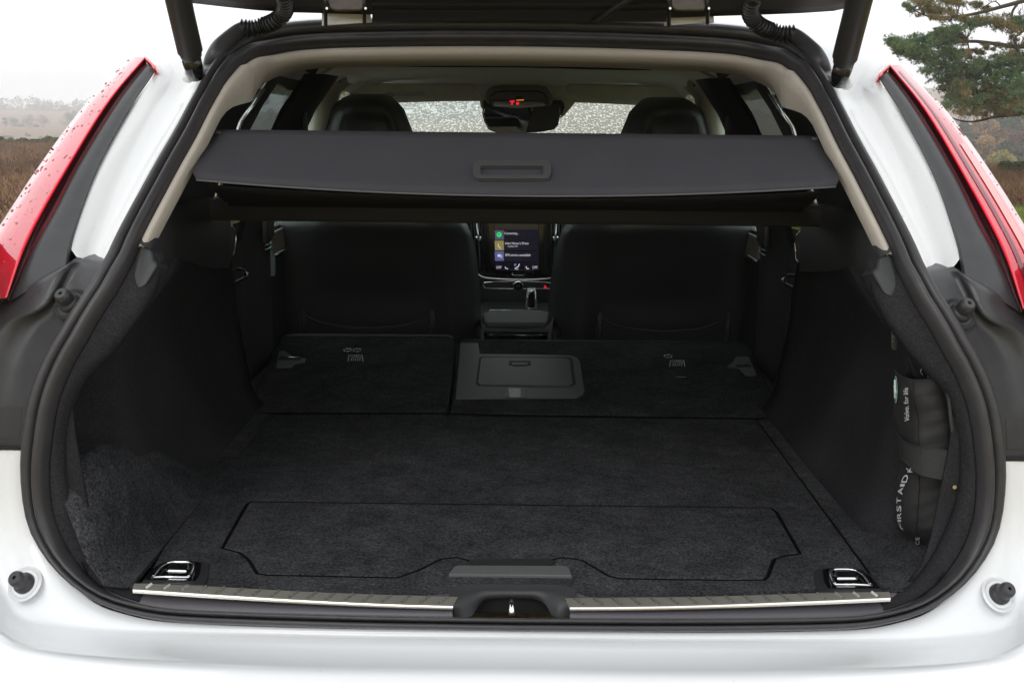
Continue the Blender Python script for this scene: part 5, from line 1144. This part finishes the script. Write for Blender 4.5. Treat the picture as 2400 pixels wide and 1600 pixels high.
# --- trees on the far slope, right
FM = {'rust': fol('rust_leaves', (.13, .07, .03), (.25, .14, .06), .5), 'olive': fol('olive_leaves', (.15, .14, .04), (.30, .26, .09), .5), 'green': fol('green_leaves', (.02, .045, .018), (.06, .10, .035), .4), 'tan': fol('tan_leaves', (.20, .13, .06), (.34, .22, .10), .4), 'brown': fol('brown_leaves', (.07, .04, .025), (.15, .085, .045), .4),
      'grey': fol('grey_green_leaves', (.05, .06, .04), (.09, .10, .06), .5), 'bare': fol('bare_twigs', (.07, .055, .045), (.12, .095, .075), .5)}
def tree(px, py, dist, wpx, hpx, tone, label, cat='tree', group=None, n=2600, size=.20, name='broadleaf_tree', seed=1):
    c = at_px(px, py, dist); w_ = wpx / F * dist / 2; h_ = hpx / F * dist / 2 * 1.15; gzz = gz(c.x, c.y); w_ *= 1.2
    if c.z - h_ > gzz and (c.z + h_ - gzz) < 5 * h_: tp_ = c.z + h_; h_ = (tp_ - gzz) * .5; c.z = tp_ - h_
    rg3 = np.random.default_rng(seed)
    tr_ = empty(name, (c.x, c.y, gzz), label, cat, group)
    base = Vector((c.x, c.y, min(gzz, c.z - h_)))
    tube('trunk', [base, Vector((c.x + w_ * .05, c.y, c.z - h_ * .4)), Vector((c.x, c.y, c.z + h_ * .5))], [w_ * .07 + .03, w_ * .05 + .02, w_ * .02], TWIG, tr_, n=7)
    cs_ = []; rs = []
    for k_ in range(16):
        u = rg3.normal(size=3); u /= np.linalg.norm(u); q = rg3.uniform(.25, .72)
        cs_.append(Vector((c.x + u[0] * w_ * q, c.y + u[1] * w_ * q, c.z + u[2] * h_ * q))); rs.append(min(w_, h_) * rg3.uniform(.26, .42))
    leafmass('crown', cs_, rs, n, size, FM[tone], tr_, seed=seed, flat=1.0)
    return tr_
RT = [(2262,300,300,60,60,'tan','rust brown tree highest on the slope, left of the green oaks'),(2240,330,270,50,46,'bare','small bare brown tree half hidden by the right tail lamp'),(2305,282,330,80,60,'green','broad green tree under the tip of the pine bough'),
      (2350,278,330,70,60,'green','dark green tree at the right edge below the pine'),(2290,322,280,56,58,'rust','rounded russet tree in the middle of the wooded slope'),(2318,326,290,44,50,'brown','slim russet tree right of the rounded russet one'),
      (2276,342,240,66,54,'tan','pale russet tree just above the yellow tree'),(2335,322,300,36,40,'green','small green tree between two russet crowns'),(2352,335,255,70,90,'brown','tall brown tree cut off by the right edge of the photo'),
      (2310,352,225,50,60,'grey','grey green tree behind the yellow tree'),(2300,374,190,70,54,'olive','yellow green tree lowest on the slope beside the lamp'),(2340,374,200,60,60,'grey','dull grey tree behind the dark gorse bush'),
      (2225,300,320,60,40,'grey','hazy tree close to the right tail lamp under the pine'),(2385,300,310,80,90,'rust','brown tree beyond the right edge'),(2400,350,230,80,90,'grey','grey tree beyond the right edge')]
for k_, (a, b, dd_, ww, hh, tn, lb) in enumerate(RT): tree(a, b, dd_ * .55, ww, hh, tn, lb, group='trees on the far slope at right', seed=20 + k_, size=.15 if dd_ < 260 else .19, n=8500)
# far misty wood as one mass behind them
def wood(name, spans, tone, label, seed, size=.8, n=9000):
    cs_ = []; rs = []; rg3 = np.random.default_rng(seed)
    for (x0, x1, y0, y1, dist, k_) in spans:
        for _ in range(k_):
            cs_.append(at_px(rg3.uniform(x0, x1), rg3.uniform(y0, y1), dist + rg3.normal() * 15)); rs.append(rg3.uniform(8, 18) / F * dist)
    o = leafmass(name, cs_, rs, n, size, FM[tone], None, seed, kind='stuff'); o['kind'] = 'stuff'; o['label'] = label; return o
wood('far_wood', [(2180,2700,268,300,470,60),(2200,2700,300,335,330,40)], 'grey', 'misty wooded hillside beyond the russet trees', 41, .5, 14000)
wood('far_wood', [(-500,260,243,272,1000,90),(-400,240,238,262,1060,60)], 'grey', 'foggy wood on the skyline at left', 42, 1.0, 14000)
wood('far_wood', [(560,1800,225,300,800,240)], 'brown', 'misty wood seen through the windscreen', 43, 1.4, 16000)
LT = [(12,280,430,10,22,'narrow misty tree leftmost on the heath'),(30,281,430,24,24,'round misty tree second from the left'),(65,277,430,26,26,'tallest round misty tree on the far heath'),(98,276,430,24,26,'round misty tree third in the row, nearer the lamp'),
      (48,290,430,18,12,'low misty bush between two round trees'),(84,290,430,18,10,'low misty bush right of the tallest round tree'),(20,317,300,28,18,'round grey bush low on the brown slope at left'),(65,313,330,20,12,'faint bush in the middle of the brown slope'),
      (98,322,280,26,16,'grey bush just behind the gorse bank'),(155,268,400,30,26,'misty tree right above the left tail lamp'),(175,262,420,26,24,'misty tree touching the left tail lamp')]
for k_, (a, b, dd_, ww, hh, lb) in enumerate(LT): tree(a, b, dd_ * 1.4, ww, hh, 'grey', lb, 'tree' if 'tree' in lb else 'bush', 'misty trees and bushes on the far heath', 900, .22, 'round_tree' if 'tree' in lb else 'bush', 60 + k_)
# gorse bank on the left, gorse bush on the right, bracken
rg = np.random.default_rng(3)
def bank(name, x0, x1, y0, y1, dist, k_, rpx, tone, label, n, size, seed, thing=None):
    rg3 = np.random.default_rng(seed); cs_ = [at_px(rg3.uniform(x0, x1), rg3.uniform(y0, y1), dist + rg3.normal() * .8) for _ in range(k_)]; rs = [rg3.uniform(.6, 1.2) * rpx / F * dist for _ in range(k_)]
    if thing:
        c = cs_[0]; e = empty(name, (c.x, c.y, gz(c.x, c.y)), label, thing); leafmass('foliage', cs_, rs, n, size, tone, e, seed, flat=.8)
        tube('stem', [Vector((c.x, c.y, gz(c.x, c.y))), c], [.04, .02], TWIG, e, n=6)
    else:
        o = leafmass(name, cs_, rs, n, size, tone, None, seed, flat=.8, kind='stuff'); o['kind'] = 'stuff'; o['label'] = label
GORSE = fol('gorse_green', (.028, .045, .018), (.075, .095, .035), 1.0); GORSE2 = fol('gorse_olive', (.03, .04, .014), (.08, .09, .03), 2.5)
bank('gorse_bank', -400, 150, 321, 332, 74, 130, 8, fol('gorse_pale', (.06, .08, .035), (.13, .14, .06), .6), 'low green gorse bank across the brown heath at left', 26000, .07, 4)
bank('gorse_bush', 2300, 2460, 382, 402, 34, 40, 16, GORSE2, 'dark green rounded gorse bush above the bracken at right', 26000, .035, 5, 'bush')
BRK = fol('bracken_brown', (.10, .05, .025), (.22, .12, .06), 3.0); BRK2 = fol('dead_bracken', (.16, .085, .035), (.34, .20, .09), 6.0)
def blades(name, n, area, hmin, hmax, wd_, m, label, seed, lean=.5):
    rg3 = np.random.default_rng(seed); V = np.zeros((n * 3, 3)); P = np.array([area(rg3) for _ in range(n)]); h = rg3.uniform(hmin, hmax, n); d_ = rg3.normal(size=(n, 3)) * lean; d_[:, 2] = 1; a = rg3.uniform(0, 6.28, n); sd = np.c_[np.cos(a), np.sin(a), np.zeros(n)] * wd_
    V[0::3] = P - sd; V[1::3] = P + sd; V[2::3] = P + d_ * h[:, None]; c = V.mean(0)
    me = bpy.data.meshes.new(name); me.vertices.add(n * 3); me.vertices.foreach_set('co', (V - c).ravel()); me.loops.add(n * 3); me.loops.foreach_set('vertex_index', np.arange(n * 3, dtype=np.int32))
    me.polygons.add(n); me.polygons.foreach_set('loop_start', np.arange(0, n * 3, 3, dtype=np.int32)); me.update(calc_edges=True); me.materials.append(m)
    o = bpy.data.objects.new(name, me); link(o, Matrix.Translation(c)); o['kind'] = 'stuff'; o['label'] = label
def sector(a0, a1, r0_, r1_):
    def f(rg3):
        a = rg3.uniform(a0, a1); r = math.sqrt(rg3.uniform(r0_ ** 2, r1_ ** 2)); x, y = r * math.sin(a), r * math.cos(a); return (x, y, gz(x, y))
    return f
blades('bracken', 40000, sector(.33, .55, 23, 38), .1, .45, .012, BRK, 'rust brown bracken in front of the gorse bush at right', 8, .6)
blades('grass', 60000, sector(.33, .50, 9, 24), .03, .08, .004, fol('green_grass', (.09, .15, .02), (.22, .26, .05), 2.0), 'short green grass at the right edge', 9, .5)
blades('bracken', 50000, sector(-.60, -.31, 12, 72), .08, .35, .02, fol('heath_brown', (.11, .065, .040), (.25, .145, .085), .3), 'brown heather and bracken across the field at left', 10, .6)
def around(rg3):
    while True:
        x, y = rg3.uniform(-7, 7), rg3.uniform(-3, 9)
        if not (abs(x) < .80 and 1.6 < y < 6.2): return (x, y, gz(x, y))
blades('grass', 130000, around, .02, .07, .0035, fol('rough_grass', (.10, .11, .03), (.36, .30, .12), 1.5), 'short rough grass on the ground round the car', 15, .6)
# dead bracken plants near the left tail lamp
def bracken_plant(loc, h, seed, label):
    rg3 = np.random.default_rng(seed); e = empty('bracken_plant', loc, label, 'plant', 'dead bracken plants beside the left tail lamp'); B = Vector(loc); V = []; Fc = []
    for f_ in range(9):
        a = rg3.uniform(0, 6.28); ln2 = h * rg3.uniform(.7, 1.05); dx, dy = math.cos(a), math.sin(a); P = []
        for t_ in np.linspace(0, 1, 14): P.append(B + Vector((dx * ln2 * .5 * t_ ** 1.6, dy * ln2 * .5 * t_ ** 1.6, ln2 * (t_ - .28 * t_ ** 3))) + Vector((rg3.normal() * .008, rg3.normal() * .008, 0)))
        tube('frond_stem', P, list(np.linspace(.004, .0012, 14)), BRK2, e, n=5)
        for i in range(4, 14):
            for sd in (1, -1):
                ll2 = ln2 * .30 * (1.15 - i / 14) * rg3.uniform(.7, 1.2); dd2 = Vector((-dy * sd + dx * .5, dx * sd + dy * .5, rg3.uniform(-.3, .3))).normalized()
                for k_ in range(7):
                    q = P[i] + dd2 * ll2 * k_ / 7; w_ = .018 * (1 - k_ / 9); r1 = Vector(rg3.normal(size=3)).normalized() * w_; r2 = Vector(rg3.normal(size=3)).normalized() * w_; k0 = len(V); V += [q, q + r1 + dd2 * .01, q + r2]; Fc.append((k0, k0 + 1, k0 + 2))
    mesh('fronds', V, Fc, BRK2, e, smooth=False, kind='stuff')
for k_, (px, py, dist, h, lb) in enumerate(((8,392,9.5,1.05,'dead brown bracken at the left edge of the photo'),(28,425,9.0,.95,'dead brown bracken against the left tail lamp'),(-30,400,10,1.1,'dead brown bracken just outside the left edge'),(110,322,11.5,1.2,'single tall bracken tip showing above the left tail lamp'),(45,440,8.3,.8,'low dead bracken under the taller ones'))):
    c = at_px(px, py, dist); bracken_plant((c.x, c.y, gz(c.x, c.y)), max(.5, c.z + .02 + (.1 if k_ != 3 else 0)), 90 + k_, lb)
# ------------------------------------------------------------------ haze: the misty air
V = [Vector((x, y, z)) for z in (-15, 40) for (x, y) in ((-900, -300), (900, -300), (900, 1000), (-900, 1000))]
hz = mesh('haze', V, [(3, 2, 1, 0), (4, 5, 6, 7), (0, 1, 5, 4), (1, 2, 6, 5), (2, 3, 7, 6), (3, 0, 4, 7)], None, smooth=False) if False else None
me = bpy.data.meshes.new('haze'); me.from_pydata([v[:] for v in V], [], [(3, 2, 1, 0), (4, 5, 6, 7), (0, 1, 5, 4), (1, 2, 6, 5), (2, 3, 7, 6), (3, 0, 4, 7)])
hm = bpy.data.materials.new('haze_air'); hm.use_nodes = True; t = hm.node_tree; t.nodes.clear(); out = t.nodes.new('ShaderNodeOutputMaterial'); pv = t.nodes.new('ShaderNodeVolumePrincipled')
pv.inputs['Color'].default_value = (.93, .94, .95, 1); pv.inputs['Density'].default_value = .0013; pv.inputs['Anisotropy'].default_value = 0; t.links.new(pv.outputs[0], out.inputs['Volume'])
me.materials.append(hm); hz = bpy.data.objects.new('haze', me); COL.objects.link(hz); tag(hz, 'pale mist over the heath', kind='stuff')
